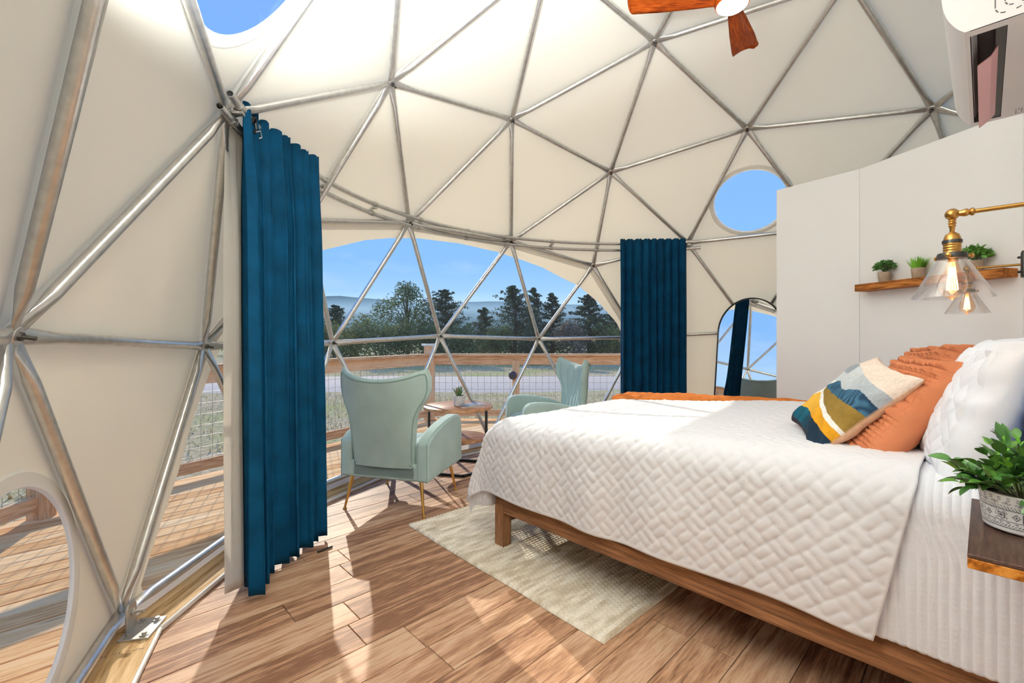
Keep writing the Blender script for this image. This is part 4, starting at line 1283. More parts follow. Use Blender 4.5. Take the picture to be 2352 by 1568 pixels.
# ------------------------------------------------------------------ wooden wall shelf with three plants
wd2 = (PC_ - PB).normalized(); wn2 = Vector((wd2.y, -wd2.x, 0))
if wn2.x > 0: wn2 = -wn2
def shp(t, off, z): return PB + wd2 * t + wn2 * off + Vector((0, 0, z))
shc = shp(0.46, 0.056, 1.565)
sh = MB().box((0, 0, 0.0245), (0.815, 0.110, 0.049)).build('wall_shelf', m_shelfwood, None, bevel=0.004, loc=shc, rotz=math.atan2(wd2.y, wd2.x))
tag(sh, 'rustic reclaimed wood shelf on the white partition wall', 'shelf')
SHZ = 1.6145
def small_pot(root, r_, h, square=False):
    pt_ = MB().lathe([(r_ * 0.82, 0), (r_ * 0.86, 0.002), (r_, h), (r_ * 0.86, h), (r_ * 0.84, h - 0.012)], 28, cap1=False).build('pot', m_clay, root, angle=40)
    MB().lathe([(r_ * 0.85, h - 0.011), (0.001, h - 0.008)], 20, cap0=False).build('soil', m_soil, pt_)
def bushy(root, r_, zc, nleaf, L, mat, zs=0.85, seed=1):
    rs = random.Random(seed); mb = MB(); st = MB()
    for k in range(nleaf):
        th_ = rs.uniform(0, 2 * PI); cz = rs.uniform(-0.25, 1); 
        dirv = Vector((math.sqrt(max(0, 1 - cz * cz)) * math.cos(th_), math.sqrt(max(0, 1 - cz * cz)) * math.sin(th_), cz))
        p = Vector((0, 0, zc)) + Vector((dirv.x * r_, dirv.y * r_, dirv.z * r_ * zs)) * rs.uniform(0.45, 1.0)
        d = (dirv + Vector((rs.uniform(-.8, .8), rs.uniform(-.8, .8), rs.uniform(-.5, .6)))).normalized()
        sd__ = d.orthogonal().normalized(); sd__.rotate(Matrix.Rotation(rs.uniform(0, 6), 3, d)); nn = d.cross(sd__)
        l = L * rs.uniform(.7, 1.25); w = l * 0.30
        b = len(mb.v)
        mb.add([p, p + d * l * .3 + sd__ * w + nn * w * .25, p + d * l * .75 + sd__ * w * .7 + nn * w * .25, p + d * l, p + d * l * .75 - sd__ * w * .7 + nn * w * .25, p + d * l * .3 - sd__ * w + nn * w * .25, p + d * l * .5],
               [(0, 6, 1), (1, 6, 2), (2, 6, 3), (3, 6, 4), (4, 6, 5), (5, 6, 0)])
        if k % 6 == 0: st.tube([Vector((0, 0, zc - r_ * .8)), Vector((0, 0, zc - r_ * .3)).lerp(p, .4), p], 0.0012, 4, False)
    f = mb.build('foliage', mat, root, angle=None); f['kind'] = 'stuff'
    st.build('stems', m_stem, root)
pl1 = emp('potted_plant', 'round dark green leafy plant in a clay pot nearest the wall corner', 'plant', tuple(shp(0.219, 0.058, SHZ)), group='small plants on the wall shelf')
small_pot(pl1, 0.038, 0.066); bushy(pl1, 0.056, 0.098, 460, 0.018, m_leafd, 0.75, 3)
pl2 = emp('potted_plant', 'spiky grass plant in a clay pot in the middle of the wall shelf', 'plant', tuple(shp(0.4226, 0.058, SHZ)), group='small plants on the wall shelf')
small_pot(pl2, 0.036, 0.064)
mb = MB(); rs = random.Random(4)
for k in range(260):
    a = rs.uniform(0, 2 * PI); rr = 0.027 * math.sqrt(rs.random()); lean = rs.uniform(0, 0.6); L = rs.uniform(.05, .092)
    p = Vector((rr * math.cos(a), rr * math.sin(a), 0.054)); d = Vector((math.cos(a) * lean, math.sin(a) * lean, 1)).normalized(); sd__ = Vector((-math.sin(a + .5), math.cos(a + .5), 0)) * 0.0022
    q = p + d * L * .6; q2 = p + d * L + Vector((math.cos(a), math.sin(a), -.3)) * L * .12 * lean
    mb.add([p - sd__, p + sd__, q + sd__ * .8, q - sd__ * .8, q2], [(0, 1, 2, 3), (3, 2, 4)])
f = mb.build('foliage', m_leafl, pl2, angle=None); f['kind'] = 'stuff'
pl3 = emp('potted_plant', 'light green leafy plant in a clay pot at the lamp end of the wall shelf', 'plant', tuple(shp(0.7116, 0.058, SHZ)), group='small plants on the wall shelf')
small_pot(pl3, 0.038, 0.062); bushy(pl3, 0.056, 0.094, 230, 0.029, m_leaf, 0.75, 9)

# ------------------------------------------------------------------ sconces
def sconce(loc, label):
    """origin on the wall behind the plate; local +y points out of the wall (toward the foot of the bed)"""
    root = emp('wall_sconce', label, 'lamp', loc, WDIR, 'brass wall sconces over the bed')
    MB().box((0, 0.012, 0), (0.085, 0.022, 0.125)).build('wall_plate', m_blackmetal, root, bevel=0.006)
    for z in (-0.035, 0.035): MB().lathe([(0.006, 0), (0.006, 0.010), (0.003, 0.013)], 10, (0, 0.022, z), R=Matrix.Rotation(-PI / 2, 3, 'X')).build('plate_screw', m_blackmetal, root)
    RX = Matrix.Rotation(-PI / 2, 3, 'X')
    AL = 0.205
    MB().tube([(0, 0.02, 0), (0, AL - 0.03, 0)], 0.0058, 14).build('arm', m_brass, root)
    MB().lathe([(0.006, 0), (0.0105, 0.003), (0.0105, 0.008), (0.007, 0.011), (0.010, 0.015), (0.010, 0.020), (0.006, 0.034)], 18, (0, AL - 0.044, 0), R=RX).build('collar', m_brass, root)
    jp = Vector((0, AL, 0))
    jt = MB().lathe([(0.001, -0.0155)] + [(0.0155 * math.cos(t), 0.0155 * math.sin(t)) for t in np.linspace(-1.3, 1.3, 9)] + [(0.001, 0.0155)], 20, jp)
    jt.lathe([(0.008, -0.011), (0.013, -0.006), (0.013, 0.006), (0.008, 0.011)], 16, jp + Vector((0.012, 0, 0)), R=Matrix.Rotation(PI / 2, 3, 'Y'))
    jt.build('joint', m_brass, root)
    h = emp('lamp_head', loc=jp, parent=root)
    MB().lathe([(0.0058, -0.012), (0.0088, -0.018), (0.0066, -0.021), (0.0091, -0.025), (0.0066, -0.029), (0.0084, -0.032), (0.0058, -0.036), (0.0051, -0.048), (0.0073, -0.050),
                (0.0146, -0.056), (0.0179, -0.066), (0.0186, -0.072)], 28, cap0=True).build('socket_cap', m_brass, h, angle=35)
    MB().lathe([(0.0186, -0.070), (0.0208, -0.071), (0.0208, -0.079), (0.0186, -0.080)], 28).build('cap_ring', m_blackmetal, h, angle=35)
    pr = [(0.0186, -0.080)]
    for k in range(4): pr += [(0.0191, -0.083 - k * .007), (0.0179, -0.0865 - k * .007)]
    pr += [(0.0186, -0.108)]
    MB().lathe(pr, 28).build('socket', m_brass, h, angle=35)
    MB().lathe([(0.0175, -0.104), (0.0292, -0.106), (0.0314, -0.110), (0.0314, -0.121), (0.0292, -0.122)], 36).build('shade_holder', m_blackmetal, h, angle=35)
    for k in range(3):
        a = 2 * PI * k / 3 + 0.9
        MB().lathe([(0.004, 0), (0.004, 0.006), (0.0065, 0.007), (0.0065, 0.012), (0.003, 0.014)], 10, (0.031 * math.cos(a), 0.031 * math.sin(a), -0.115), R=Matrix.Rotation(a, 3, 'Z') @ Matrix.Rotation(PI / 2, 3, 'Y')).build('thumb_screw', m_brass, h)
    # glass cone, open below, real wall thickness
    MB().lathe([(0.0263, -0.112), (0.0292, -0.122), (0.0336, -0.130), (0.0847, -0.226), (0.0854, -0.2285), (0.0836, -0.2285), (0.0321, -0.1315), (0.0263, -0.122)], 56, cap0=False, cap1=False).build('glass_shade', m_shade, h, angle=40)
    bp2 = [(0.0115, -0.112), (0.012, -0.132), (0.017, -0.150), (0.027, -0.172), (0.031, -0.190), (0.030, -0.204), (0.024, -0.217), (0.013, -0.226), (0.005, -0.229), (0.004, -0.233), (0.001, -0.235)]
    bulb = MB().lathe(bp2, 28, cap0=False).build('bulb', m_bulb, h, angle=60)
    MB().lathe([(0.013, -0.108), (0.0135, -0.118), (0.013, -0.128)], 18).build('bulb_base', m_brass, h)
    fm = MB()
    for k in range(6):
        a0 = 2 * PI * k / 6; a1 = a0 + PI / 6
        fm.tube([(0.006 * math.cos(a0), 0.006 * math.sin(a0), -0.145), (0.013 * math.cos(a0), 0.013 * math.sin(a0), -0.205), (0.011 * math.cos(a1), 0.011 * math.sin(a1), -0.207), (0.005 * math.cos(a1), 0.005 * math.sin(a1), -0.146)], 0.0011, 5, False)
    fm.build('filament', m_filament, h)
    return root
sconce(SD(1.735, HW, 1.577), 'near brass wall sconce with clear cone glass shade and glowing filament bulb')
sconce(SD(3.30, HW, 1.592), 'far brass wall sconce, its cone shade half hidden behind the nearer one')

# ------------------------------------------------------------------ air conditioner
ac = emp('air_conditioner', 'white wall-mounted air conditioner with an open pink flap high over the bed', 'air conditioner', SD(2.325, HW, 2.14), WDIR)
# local: x along s (-.425..+.425), y out of wall, z up
prof_ = [(0.0, 0.0), (0.055, -0.004), (0.150, 0.000), (0.200, 0.022), (0.228, 0.070), (0.236, 0.14), (0.232, 0.22), (0.215, 0.275), (0.18, 0.295), (0.0, 0.297)]
AX = 0.425
SL0, SL1 = 0.098, 0.174       # outlet slot in the underside (y range)
XL0, XL1 = -AX + 0.035, AX - 0.03
def chaikin(P, k=2):
    for _ in range(k):
        Q = [P[0]]
        for a, b in zip(P[:-1], P[1:]):
            Q += [(a[0] * .75 + b[0] * .25, a[1] * .75 + b[1] * .25), (a[0] * .25 + b[0] * .75, a[1] * .25 + b[1] * .75)]
        P = Q + [P[-1]]
    return P
shell_ = MB()
up_prof = [(0.0, 0.0), (0.0, 0.297), (0.18, 0.295), (0.215, 0.275), (0.232, 0.22), (0.236, 0.14), (0.228, 0.070), (0.204, 0.022), (SL1 + 0.01, 0.001)]
up_prof = [up_prof[0]] + chaikin(up_prof[1:])
shell_.grid(np.array([[(x, y, z) for y, z in up_prof] for x in (-AX, AX)]))
for x in (-AX, AX):
    shell_.add([(x, y, z) for y, z in up_prof], [tuple(range(len(up_prof)))])
# underside with the slot left open
shell_.add([(-AX, 0, 0), (AX, 0, 0), (AX, SL0, -0.002), (-AX, SL0, -0.002)], [(0, 1, 2, 3)])
shell_.add([(-AX, SL1, -0.001), (AX, SL1, -0.001), (AX, SL1 + 0.01, 0.001), (-AX, SL1 + 0.01, 0.001)], [(0, 1, 2, 3)])
shell_.add([(-AX, SL0, -0.002), (XL0, SL0, -0.002), (XL0, SL1, -0.001), (-AX, SL1, -0.001)], [(0, 1, 2, 3)])
shell_.add([(XL1, SL0, -0.002), (AX, SL0, -0.002), (AX, SL1, -0.001), (XL1, SL1, -0.001)], [(0, 1, 2, 3)])
shell_.build('casing', m_acwhite, ac, angle=35)
MB().add([(XL0, SL0, -0.002), (XL1, SL0, -0.002), (XL1, SL0, 0.07), (XL0, SL0, 0.07), (XL0, SL1, -0.001), (XL1, SL1, -0.001), (XL1, SL1, 0.07), (XL0, SL1, 0.07)],
         [(0, 1, 2, 3), (4, 7, 6, 5), (3, 2, 6, 7), (0, 3, 7, 4), (1, 5, 6, 2)]).build('outlet', m_acgrey, ac, smooth=False)
# two deflector strips inside
MB().box((0.0, 0.166, 0.03), (XL1 - XL0 - 0.02, 0.003, 0.03), Matrix.Rotation(0.35, 3, 'X')).build('deflector', m_acwhite, ac, smooth=False)
MB().box((0.0, SL0 + 0.012, 0.016), (XL1 - XL0, 0.022, 0.03)).build('inner_bar', m_acdark, ac, smooth=False)
fl = MB()
fr = []
for (y, z) in ((0.108, 0.012), (0.130, -0.010), (0.160, -0.014), (0.1595, -0.0165), (0.129, -0.0125), (0.106, 0.009)):
    fr.append([(XL0 + 0.10, y, z), (XL1 - 0.02, y, z)])
fr = np.array(fr, float)
for k in (1, 2, 3, 4): fr[k, 0, 0] += 0.05
for k in (2, 3): fr[k, 0, 0] += 0.04
for k in (0, 5): fr[k, 1, 0] -= 0.03
for k in (2, 3): fr[k, 1, 0] += 0.06
fl.grid(fr, cu=True); fl.build('flap', m_acflap, ac, angle=30)
# rating sticker lines and the dashed outline mark on the end cap
st = MB()
for k in range(7):
    for q in range(9):
        if random.random() < .8: st.box((AX - 0.075 + q * 0.006, 0.058 - k * 0.0075, -0.0026 + 0.0), (0.0042, 0.0028, 0.0006))
st.build('sticker_print', m_greyink, ac, smooth=False)
dm = MB()
def dashes(pts, th=0.0026):
    for k in range(len(pts) - 1):
        a, b = Vector(pts[k]), Vector(pts[k + 1])
        if k % 3 != 2: dm.bar(a, b, 0.0012, th, up=(0, 1, 0))
XF = -AX - 0.0004
def rr(cy, cz, hw_, hh_, r_):
    P = []
    for (sx, sz, a0) in ((1, 1, 0), (-1, 1, 90), (-1, -1, 180), (1, -1, 270)):
        for t in range(0, 91, 15):
            a = math.radians(a0 + t); P.append((XF, cy + sx * (hw_ - r_) + r_ * math.cos(a), cz + sz * (hh_ - r_) + r_ * math.sin(a)))
    return P + [P[0]]
dashes(rr(0.093, 0.060, 0.030, 0.040, 0.02)); dashes(rr(0.080, 0.070, 0.024, 0.035, 0.016))
dm.build('end_mark', m_ink, ac, smooth=False)

# ------------------------------------------------------------------ ceiling fan
FZ = 3.10
fan = emp('ceiling_fan', 'three-blade wooden ceiling fan with a round lit lamp hanging from the dome top', 'fan', (1.262, 2.527, FZ))
MB().tube([(0, 0, 0.10), (0, 0, 0.60)], 0.013, 14).build('downrod', m_blackmetal, fan)
MB().lathe([(0.055, 0.0), (0.065, 0.02), (0.035, 0.06), (0.014, 0.075)], 28, (0, 0, 0.57)).build('canopy', m_blackmetal, fan)
MB().lathe([(0.086, 0.0), (0.092, 0.02), (0.090, 0.05), (0.060, 0.10), (0.02, 0.125)], 40).build('motor_housing', m_fanwood, fan, angle=40)
MB().lathe([(0.001, -0.024), (0.035, -0.022), (0.066, -0.014), (0.080, -0.003), (0.083, 0.004)], 40, cap0=False).build('lamp', m_lamp, fan, angle=60)
for k, a in enumerate((57, 177, 297)):
    nb_, nw_ = 26, 9
    P = np.zeros((nb_, nw_, 3)); 
    for i in range(nb_):
        t = i / (nb_ - 1); x = 0.05 + 0.57 * t
        lead = np.interp(t, [0, .1, .25, .6, .9, .96, 1], [.030, .034, .045, .060, .068, .068, .066])
        trail = np.interp(t, [0, .1, .25, .6, .9, .96, 1], [-.030, -.034, -.050, -.078, -.092, -.086, -.062])
        x_sk = 0.0
        for j in range(nw_):
            w = j / (nw_ - 1); y = trail + (lead - trail) * w
            xx = x - 0.075 * (1 - w) * max(0.0, (t - .75) / .25) ** 1.5
            P[i, j] = (xx, y, 0.030 + 0.030 * (w - .5) * (1 - .3 * t) + 0.012 * math.sin(PI * w) + 0.015 * t)
    o = put('blade', npmesh('blade', P), m_fanwood, fan, solid=0.010)
    o.rotation_euler = (0, 0, math.radians(a))

# ------------------------------------------------------------------ floating nightstand and its plant
ns = emp('floating_nightstand', 'dark wooden floating nightstand block with an amber front edge', 'nightstand', SD(1.475, HW, 0.82), WDIR)
MB().box((0, 0.085, -0.004), (0.44, 0.165, 0.008)).build('top', m_standtop, ns, bevel=0.0015)
MB().box((0, 0.085, -0.0185), (0.44, 0.165, 0.0205)).build('body', m_standedge, ns, bevel=0.002)
def tribal(u, b):
    ink = srgb(58, 58, 64); wh = srgb(232, 232, 232)
    if b < 0.16: return wh
    if b < 0.18: return ink
    x = (u * 40) % 1
    if b < 0.27:
        y = (b - .18) / .09; return ink if abs(((x * 2 + (y if y < .5 else 1 - y) * 1.6) % 1) - .5) < .2 else wh
    if b < 0.33:
        return ink if ((u * 34 + (b - .27) * 12) % 1) < .42 and .285 < b < .315 else wh
    if .335 < b < .35: return ink
    if b < 0.62:
        y = (b - .36) / .24; X = (u * 9) % 1
        if y < 0 or y > 1: return wh
        if X < .36:      # diamond
            d = abs(X / .36 - .5) * 2 + abs(y - .5) * 2
            return ink if (d < .3 or .52 < d < .78) else wh
        if X < .42 or X > .94: return ink if int(X * 60) % 2 == 0 else wh
        X2 = (X - .45) / .46
        g = (abs(X2 - .5) * 2, abs(y - .5) * 2)
        return ink if (max(g) < .22 or .42 < max(g) < .6 or (.78 < max(g) < .92 and (X2 + y) % .5 < .3)) else wh
    if .63 < b < .645: return ink
    if b < 0.73:
        y = (b - .65) / .08; return ink if abs(((x * 2 + y * .8) % 1) - .5) < .2 else wh
    if .735 < b < .75: return ink
    if b < .86:
        y = (b - .75) / .11; d = abs((u * 22) % 1 - .5) * 2 + abs(y - .5) * 2
        return ink if (d < .35 or .6 < d < .85) else wh
    if b < .97:
        return ink if (int(u * 90) % 3 == 0 and int(b * 60) % 2 == 0) else wh
    return wh
npl = emp('potted_plant', 'bushy broad-leaved plant in a black and white patterned pot on the nightstand', 'plant', SD(1.495, 0.062, 0.8205), WDIR)
printed_pot(0.064, 0.0725, 0.082, tribal, 'pot', npl, nu=300, nv=110, lip=0.004)
def broad_leaf(name, L, W, mat):
    n = 6; V = []; F = []
    for i in range(n + 1):
        t = i / n; w = W * (math.sin(PI * t ** 0.85) ** 0.75 if 0 < i < n else 0.02) / 2
        z = -0.25 * L * (t - .2) ** 2
        V += [(-w, t * L, z + w * .35), (0, t * L, z), (w, t * L, z + w * .35)]
    for i in range(n):
        a = i * 3; F += [(a, a + 1, a + 4, a + 3), (a + 1, a + 2, a + 5, a + 4)]
    me = MB().add(V, F).mesh(name, True, None); me.materials.append(mat); return me
lms = [broad_leaf('broad_leaf', 0.040, 0.021, m_leafd), broad_leaf('broad_leaf_light', 0.036, 0.020, m_leaf), broad_leaf('broad_leaf_small', 0.030, 0.015, m_leafl)]
rs = random.Random(21); stm = MB()
for k in range(58):
    th_ = k * 2.399; cz = -0.75 + 1.72 * ((k * 0.7549) % 1)
    dv = Vector((math.sqrt(max(0, 1 - cz * cz)) * math.cos(th_), math.sqrt(max(0, 1 - cz * cz)) * math.sin(th_), cz))
    hr = .108 * math.sqrt(max(.1, 1 - (cz if cz > 0 else .45 * cz) ** 2)); tipp = Vector((0, 0, 0.122)) + Vector((hr * math.cos(th_), hr * math.sin(th_), dv.z * .080)) * rs.uniform(.82, 1.08); tipp.y = max(tipp.y, -0.04)
    rt = Vector((dv.x * .03, dv.y * .03, 0.076))
    stm.tube([rt, rt.lerp(tipp, .5) + Vector((0, 0, .01)), tipp], 0.0012, 4, False)
    dirs = (tipp - rt).normalized()
    for q in range(6):
        t = 1 - q * 0.13; p = rt.lerp(tipp, t) + Vector((0, 0, .01 * math.sin(PI * t)))
        az = math.atan2(dirs.x, dirs.y) * -1 + (0 if q == 0 else (1 if q % 2 else -1) * rs.uniform(.6, 1.4))
        tl = math.asin(max(-1, min(1, dirs.z))) + rs.uniform(-.5, .5)
        put('leaf', lms[0 if rs.random() < .5 else (1 if rs.random() < .7 else 2)], None, npl, M=orient(p, az, tl, rs.uniform(-.7, .7), rs.uniform(.75, 1.15)))
stm.build('stems', m_stem, npl)

# ------------------------------------------------------------------ deck outside
DTOP = -0.035
deck = emp('deck', 'sunlit cedar deck boards round the outside of the dome', 'deck', (0, 0, 0), WDIR, kind='structure')
dpoly_w = [(-1.12, 7.12), (-3.42, 3.22), (-3.42, -0.4), (-1.5, -2.2), (5.2, -2.2), (5.2, 7.12)]
dpoly = [to_sd(p) for p in dpoly_w]
def ccw(P):
    a = sum(P[i][0] * P[(i + 1) % len(P)][1] - P[(i + 1) % len(P)][0] * P[i][1] for i in range(len(P)))
    return P if a > 0 else P[::-1]
dpoly = ccw(dpoly)
BW = 0.142
yy = min(p[1] for p in dpoly)
while yy < max(p[1] for p in dpoly):
    pl = poly_clip([(-9, yy + .0045), (12, yy + .0045), (12, yy + BW - .0045), (-9, yy + BW - .0045)], dpoly)
    if len(pl) >= 3:
        cx = sum(p[0] for p in pl) / len(pl); cy = sum(p[1] for p in pl) / len(pl)
        MB().prism([(p[0] - cx, p[1] - cy) for p in pl], -0.03, 0.0).build('board', m_deck, deck, smooth=False, bevel=0.003, loc=(cx, cy, DTOP - 0.0005))
    yy += BW
def railing_run(root, a, b, posts, first_cap):
    a = Vector((a[0], a[1], 0)); b = Vector((b[0], b[1], 0)); d = (b - a).normalized(); L = (b - a).length
    def at(t, z): return a + d * t + Vector((0, 0, z)) - OFF
    barx('cap_rail', at(0, 0.972), at(L, 0.972), 0.14, 0.036, m_rail, root, 0.004)
    barx('top_rail', at(0, 0.885), at(L, 0.885), 0.038, 0.135, m_rail, root)
    barx('bottom_rail', at(0, 0.075), at(L, 0.075), 0.038, 0.10, m_rail, root)
    mb = MB()
    k = 0.05
    while k < L:
        mb.tube([at(k, 0.11), at(k, 0.84)], 0.0026, 4, False); k += 0.1
    z = 0.14
    while z < 0.84:
        mb.tube([at(0, z), at(L, z)], 0.0026, 4, False); z += 0.1
    o = mb.build('wire_mesh', m_steel2, root, angle=None); o['kind'] = 'stuff'
    for t in posts:
        barx('post', at(t, -0.04), at(t, 0.88), 0.11, 0.11, m_rail, root, 0.004)
drl = emp('deck_railing', 'wooden deck railing with wire mesh panels outside the arched window', 'railing', (DC[0], DC[1], 0))
railing_run(drl, (-1.2, 7.0), (5.1, 7.0), [1.34, 3.2, 5.0], True)
railing_run(drl, (-3.3, 3.2), (-1.2, 7.0), [0.0, 2.3], True)
railing_run(drl, (-3.3, -0.3), (-3.3, 3.2), [0.2, 1.9], True)
R_ = Matrix.Rotation(0.5, 3, 'Z')
barx('post', Vector((-1.2, 7.0, -0.03)) - OFF, Vector((-1.2, 7.0, 1.11)) - OFF, 0.15, 0.15, m_rail, drl, 0.004)
MB().box(Vector((-1.2, 7.0, 1.125)) - OFF, (0.20, 0.20, 0.035), R_).build('post_cap', m_whitetrim, drl, bevel=0.006)
dl = emp('deck_light', 'dark round ball light fixed to a railing post', 'light', (0.09, 6.90, 0.66))
MB().lathe([(0.001, -0.065)] + [(0.065 * math.cos(t), 0.065 * math.sin(t)) for t in np.linspace(-1.4, 1.4, 15)] + [(0.001, 0.065)], 24).build('ball', pbr('dark_ball_glass', (0.03, 0.025, 0.05), 0.15), dl)
MB().box((0.02, 0.045, -0.0), (0.03, 0.05, 0.03)).build('mount', m_blackmetal, dl)

# ------------------------------------------------------------------ grounds, road, trees, hills
def ground_mat():
    M = NT('dry_grass_ground')
    b = M.n('ShaderNodeBsdfDiffuse')
    tc = M.n('ShaderNodeTexCoord')
    n1 = M.n('ShaderNodeTexNoise', Scale=0.35, Detail=6.0); n2 = M.n('ShaderNodeTexNoise', Scale=9.0, Detail=6.0, Roughness=0.7)
    M.l(tc.outputs['Object'], n1.inputs['Vector']); M.l(tc.outputs['Object'], n2.inputs['Vector'])
    r1_ = M.n('ShaderNodeValToRGB'); e_ = r1_.color_ramp.elements
    e_[0].position = .3; e_[0].color = c4(srgb(150, 128, 96)); e_[1].position = .7; e_[1].color = c4(srgb(244, 222, 182))
    M.l(n2.outputs[0], r1_.inputs[0])
    r2_ = M.n('ShaderNodeValToRGB'); e_ = r2_.color_ramp.elements
    e_[0].position = .45; e_[0].color = (0, 0, 0, 1); e_[1].position = .65; e_[1].color = (.75, .75, .75, 1)
    M.l(n1.outputs[0], r2_.inputs[0])
    mx = M.n('ShaderNodeMixRGB'); M.l(r2_.outputs[0], mx.inputs[0]); M.l(r1_.outputs[0], mx.inputs[1]); mx.inputs[2].default_value = c4(srgb(176, 178, 110))
    M.l(mx.outputs[0], b.inputs['Color'])
    bp = M.n('ShaderNodeBump', Strength=0.8, Distance=0.05); M.l(n2.outputs[0], bp.inputs['Height']); M.l(bp.outputs[0], b.inputs['Normal'])
    M.l(b.outputs[0], M.out.inputs[0]); return M.m
GZ = -0.46
nx_, ny_ = 90, 90
gx = np.sinh(np.linspace(-4.2, 4.2, nx_)) * 12; gy = np.sinh(np.linspace(-3.4, 4.6, ny_)) * 14
GX = gx[:, None] * np.ones((1, ny_)); GY = gy[None, :] * np.ones((nx_, 1))
GZZ = GZ + 0.10 * vnoise(GX * .4, GY * .4) * np.clip((np.hypot(GX, GY) - 6) / 6, 0, 1)
gr = put('ground', npmesh('ground', np.stack([GX, GY, GZZ], -1)), ground_mat(), None)
tag(gr, 'dry grass field around the deck', 'ground', kind='structure')
m_gravel = pbr('grey_gravel', srgb(204, 186, 170), 0.95, var=(22, 0.3), bump=(30, 0.6))
xs = np.linspace(-60, 60, 60); P = np.zeros((60, 6, 3))
for i, x in enumerate(xs):
    yc = 17.0 - 0.0022 * (x - 4) ** 2
    for j in range(6):
        P[i, j] = (x, yc + (j / 5 - .5) * 6.5 + 0.25 * vnoise(x * .7, j * 3.3), GZ + (0.09 if 0 < j < 5 else -0.10))
tag(put('road', npmesh('road', P), m_gravel, None), 'pale grey gravel lane beyond the railing', 'road', kind='structure')
# tufts of dry grass near the deck
mb = MB(); rs = random.Random(5)
for k in range(5200):
    x = rs.uniform(-9, 6); y = rs.uniform(7.6, 13.2) if rs.random() < .72 else rs.uniform(20.5, 27)
    if rs.random() < .2: x = rs.uniform(-9, -4.2); y = rs.uniform(1, 8)
    h = rs.uniform(.05, .16); a = rs.uniform(0, 6.3); w = 0.02
    dx, dy = math.cos(a) * w, math.sin(a) * w; lx, ly = rs.uniform(-.08, .08), rs.uniform(-.08, .08)
    mb.add([(x - dx, y - dy, GZ), (x + dx, y + dy, GZ), (x + lx, y + ly, GZ + h)], [(0, 1, 2)])
mg = pbr('dry_grass_blades', srgb(230, 206, 156), 0.9, var=(1.5, 0.3))
tag(mb.build('grass', mg, None, angle=None), 'dry grass blades growing between the deck and the lane', 'grass', kind='stuff')

def leafcloud(rs, mb, c, rx, ry, rz, n, s):
    for k in range(n):
        u = rs.gauss(0, 1); v = rs.gauss(0, 1); w = rs.gauss(0, 1); L = math.sqrt(u * u + v * v + w * w) + 1e-6
        q = rs.random() ** .45
        p = Vector((c[0] + rx * u / L * q, c[1] + ry * v / L * q, c[2] + rz * w / L * q))
        d = Vector((rs.gauss(0, 1), rs.gauss(0, 1), rs.gauss(0, .7))).normalized(); e_ = d.orthogonal().normalized()
        e_.rotate(Matrix.Rotation(rs.uniform(0, 6), 3, d))
        a = s * rs.uniform(.6, 1.3)
        mb.add([p - d * a, p + e_ * a * .45, p + d * a, p - e_ * a * .45], [(0, 1, 2, 3)])
m_bark = pbr('grey_bark', srgb(96, 84, 74), 0.95, bump=(20, 0.5))
def foliage_mat(name, col, amount=0.25):
    M = NT(name)
    d = M.n('ShaderNodeBsdfDiffuse'); t = M.n('ShaderNodeBsdfTranslucent'); mx = M.n('ShaderNodeMixShader'); mx.inputs[0].default_value = amount
    tc = M.n('ShaderNodeTexCoord'); nz = M.n('ShaderNodeTexNoise', Scale=2.3, Detail=4.0); M.l(tc.outputs['Object'], nz.inputs['Vector'])
    mr = M.n('ShaderNodeMapRange'); mr.inputs['From Min'].default_value = .3; mr.inputs['From Max'].default_value = .7; mr.inputs['To Min'].default_value = .6; mr.inputs['To Max'].default_value = 1.5
    M.l(nz.outputs[0], mr.inputs[0]); hs = M.n('ShaderNodeHueSaturation'); hs.inputs['Color'].default_value = c4(col); M.l(mr.outputs[0], hs.inputs['Value'])
    M.l(hs.outputs[0], d.inputs['Color']); M.l(hs.outputs[0], t.inputs['Color'])
    M.l(d.outputs[0], mx.inputs[1]); M.l(t.outputs[0], mx.inputs[2]); M.l(mx.outputs[0], M.out.inputs[0]); return M.m
m_cedar = foliage_mat('cedar_foliage', (0.105, 0.135, 0.085)); m_decid = foliage_mat('deciduous_foliage', (0.17, 0.21, 0.10)); m_shrub = foliage_mat('shrub_foliage', (0.23, 0.25, 0.11)); m_dead = foliage_mat('brown_brush', (0.28, 0.23, 0.18))
def px(u, v, Y): return ((u - 1164.3) / 1036.4 * Y, Y, CAM_H - (v - 774.9) / 1036.4 * Y)
def cedar(u, vtop, Y, wpx, label, seed, n=34, mat=m_cedar):
    x, y, zt_ = px(u, vtop, Y); W = wpx / 1036.4 * Y / 2; rs = random.Random(seed)
    root = emp('cedar_tree', label, 'tree', (x, y, GZ), group='trees beyond the lane'); H = zt_ - GZ
    MB().tube([(0, 0, 0), (0.06, 0, H * .5), (0, 0, H * .96)], [.16, .10, .02], 8).build('trunk', m_bark, root)
    mb = MB(); br = MB()
    nl = 46
    for k in range(nl):
        t = k / (nl - 1); z = H * (0.10 + .88 * t)
        for q in range(3):
            a = rs.uniform(0, 6.28); r_ = 1.6 * W * (1 - t) ** .62 * rs.uniform(.35, 1.15) + .06
            e = Vector((r_ * math.cos(a), r_ * math.sin(a), z + r_ * rs.uniform(.05, .45)))
            br.tube([(0, 0, z), e], [.025, .006], 4, False)
            for m_ in range(3):
                f_ = .42 + .32 * m_; c = Vector((0, 0, z)).lerp(e, f_)
                leafcloud(rs, mb, c, .26 * W * (1.1 - t) + .07, .26 * W * (1.1 - t) + .07, .10 * W * (1.1 - t) + .06, n, .08)
    f = mb.build('foliage', mat, root, angle=None, smooth=False); f['kind'] = 'stuff'
    br.build('branches', m_bark, root, angle=None)['kind'] = 'stuff'
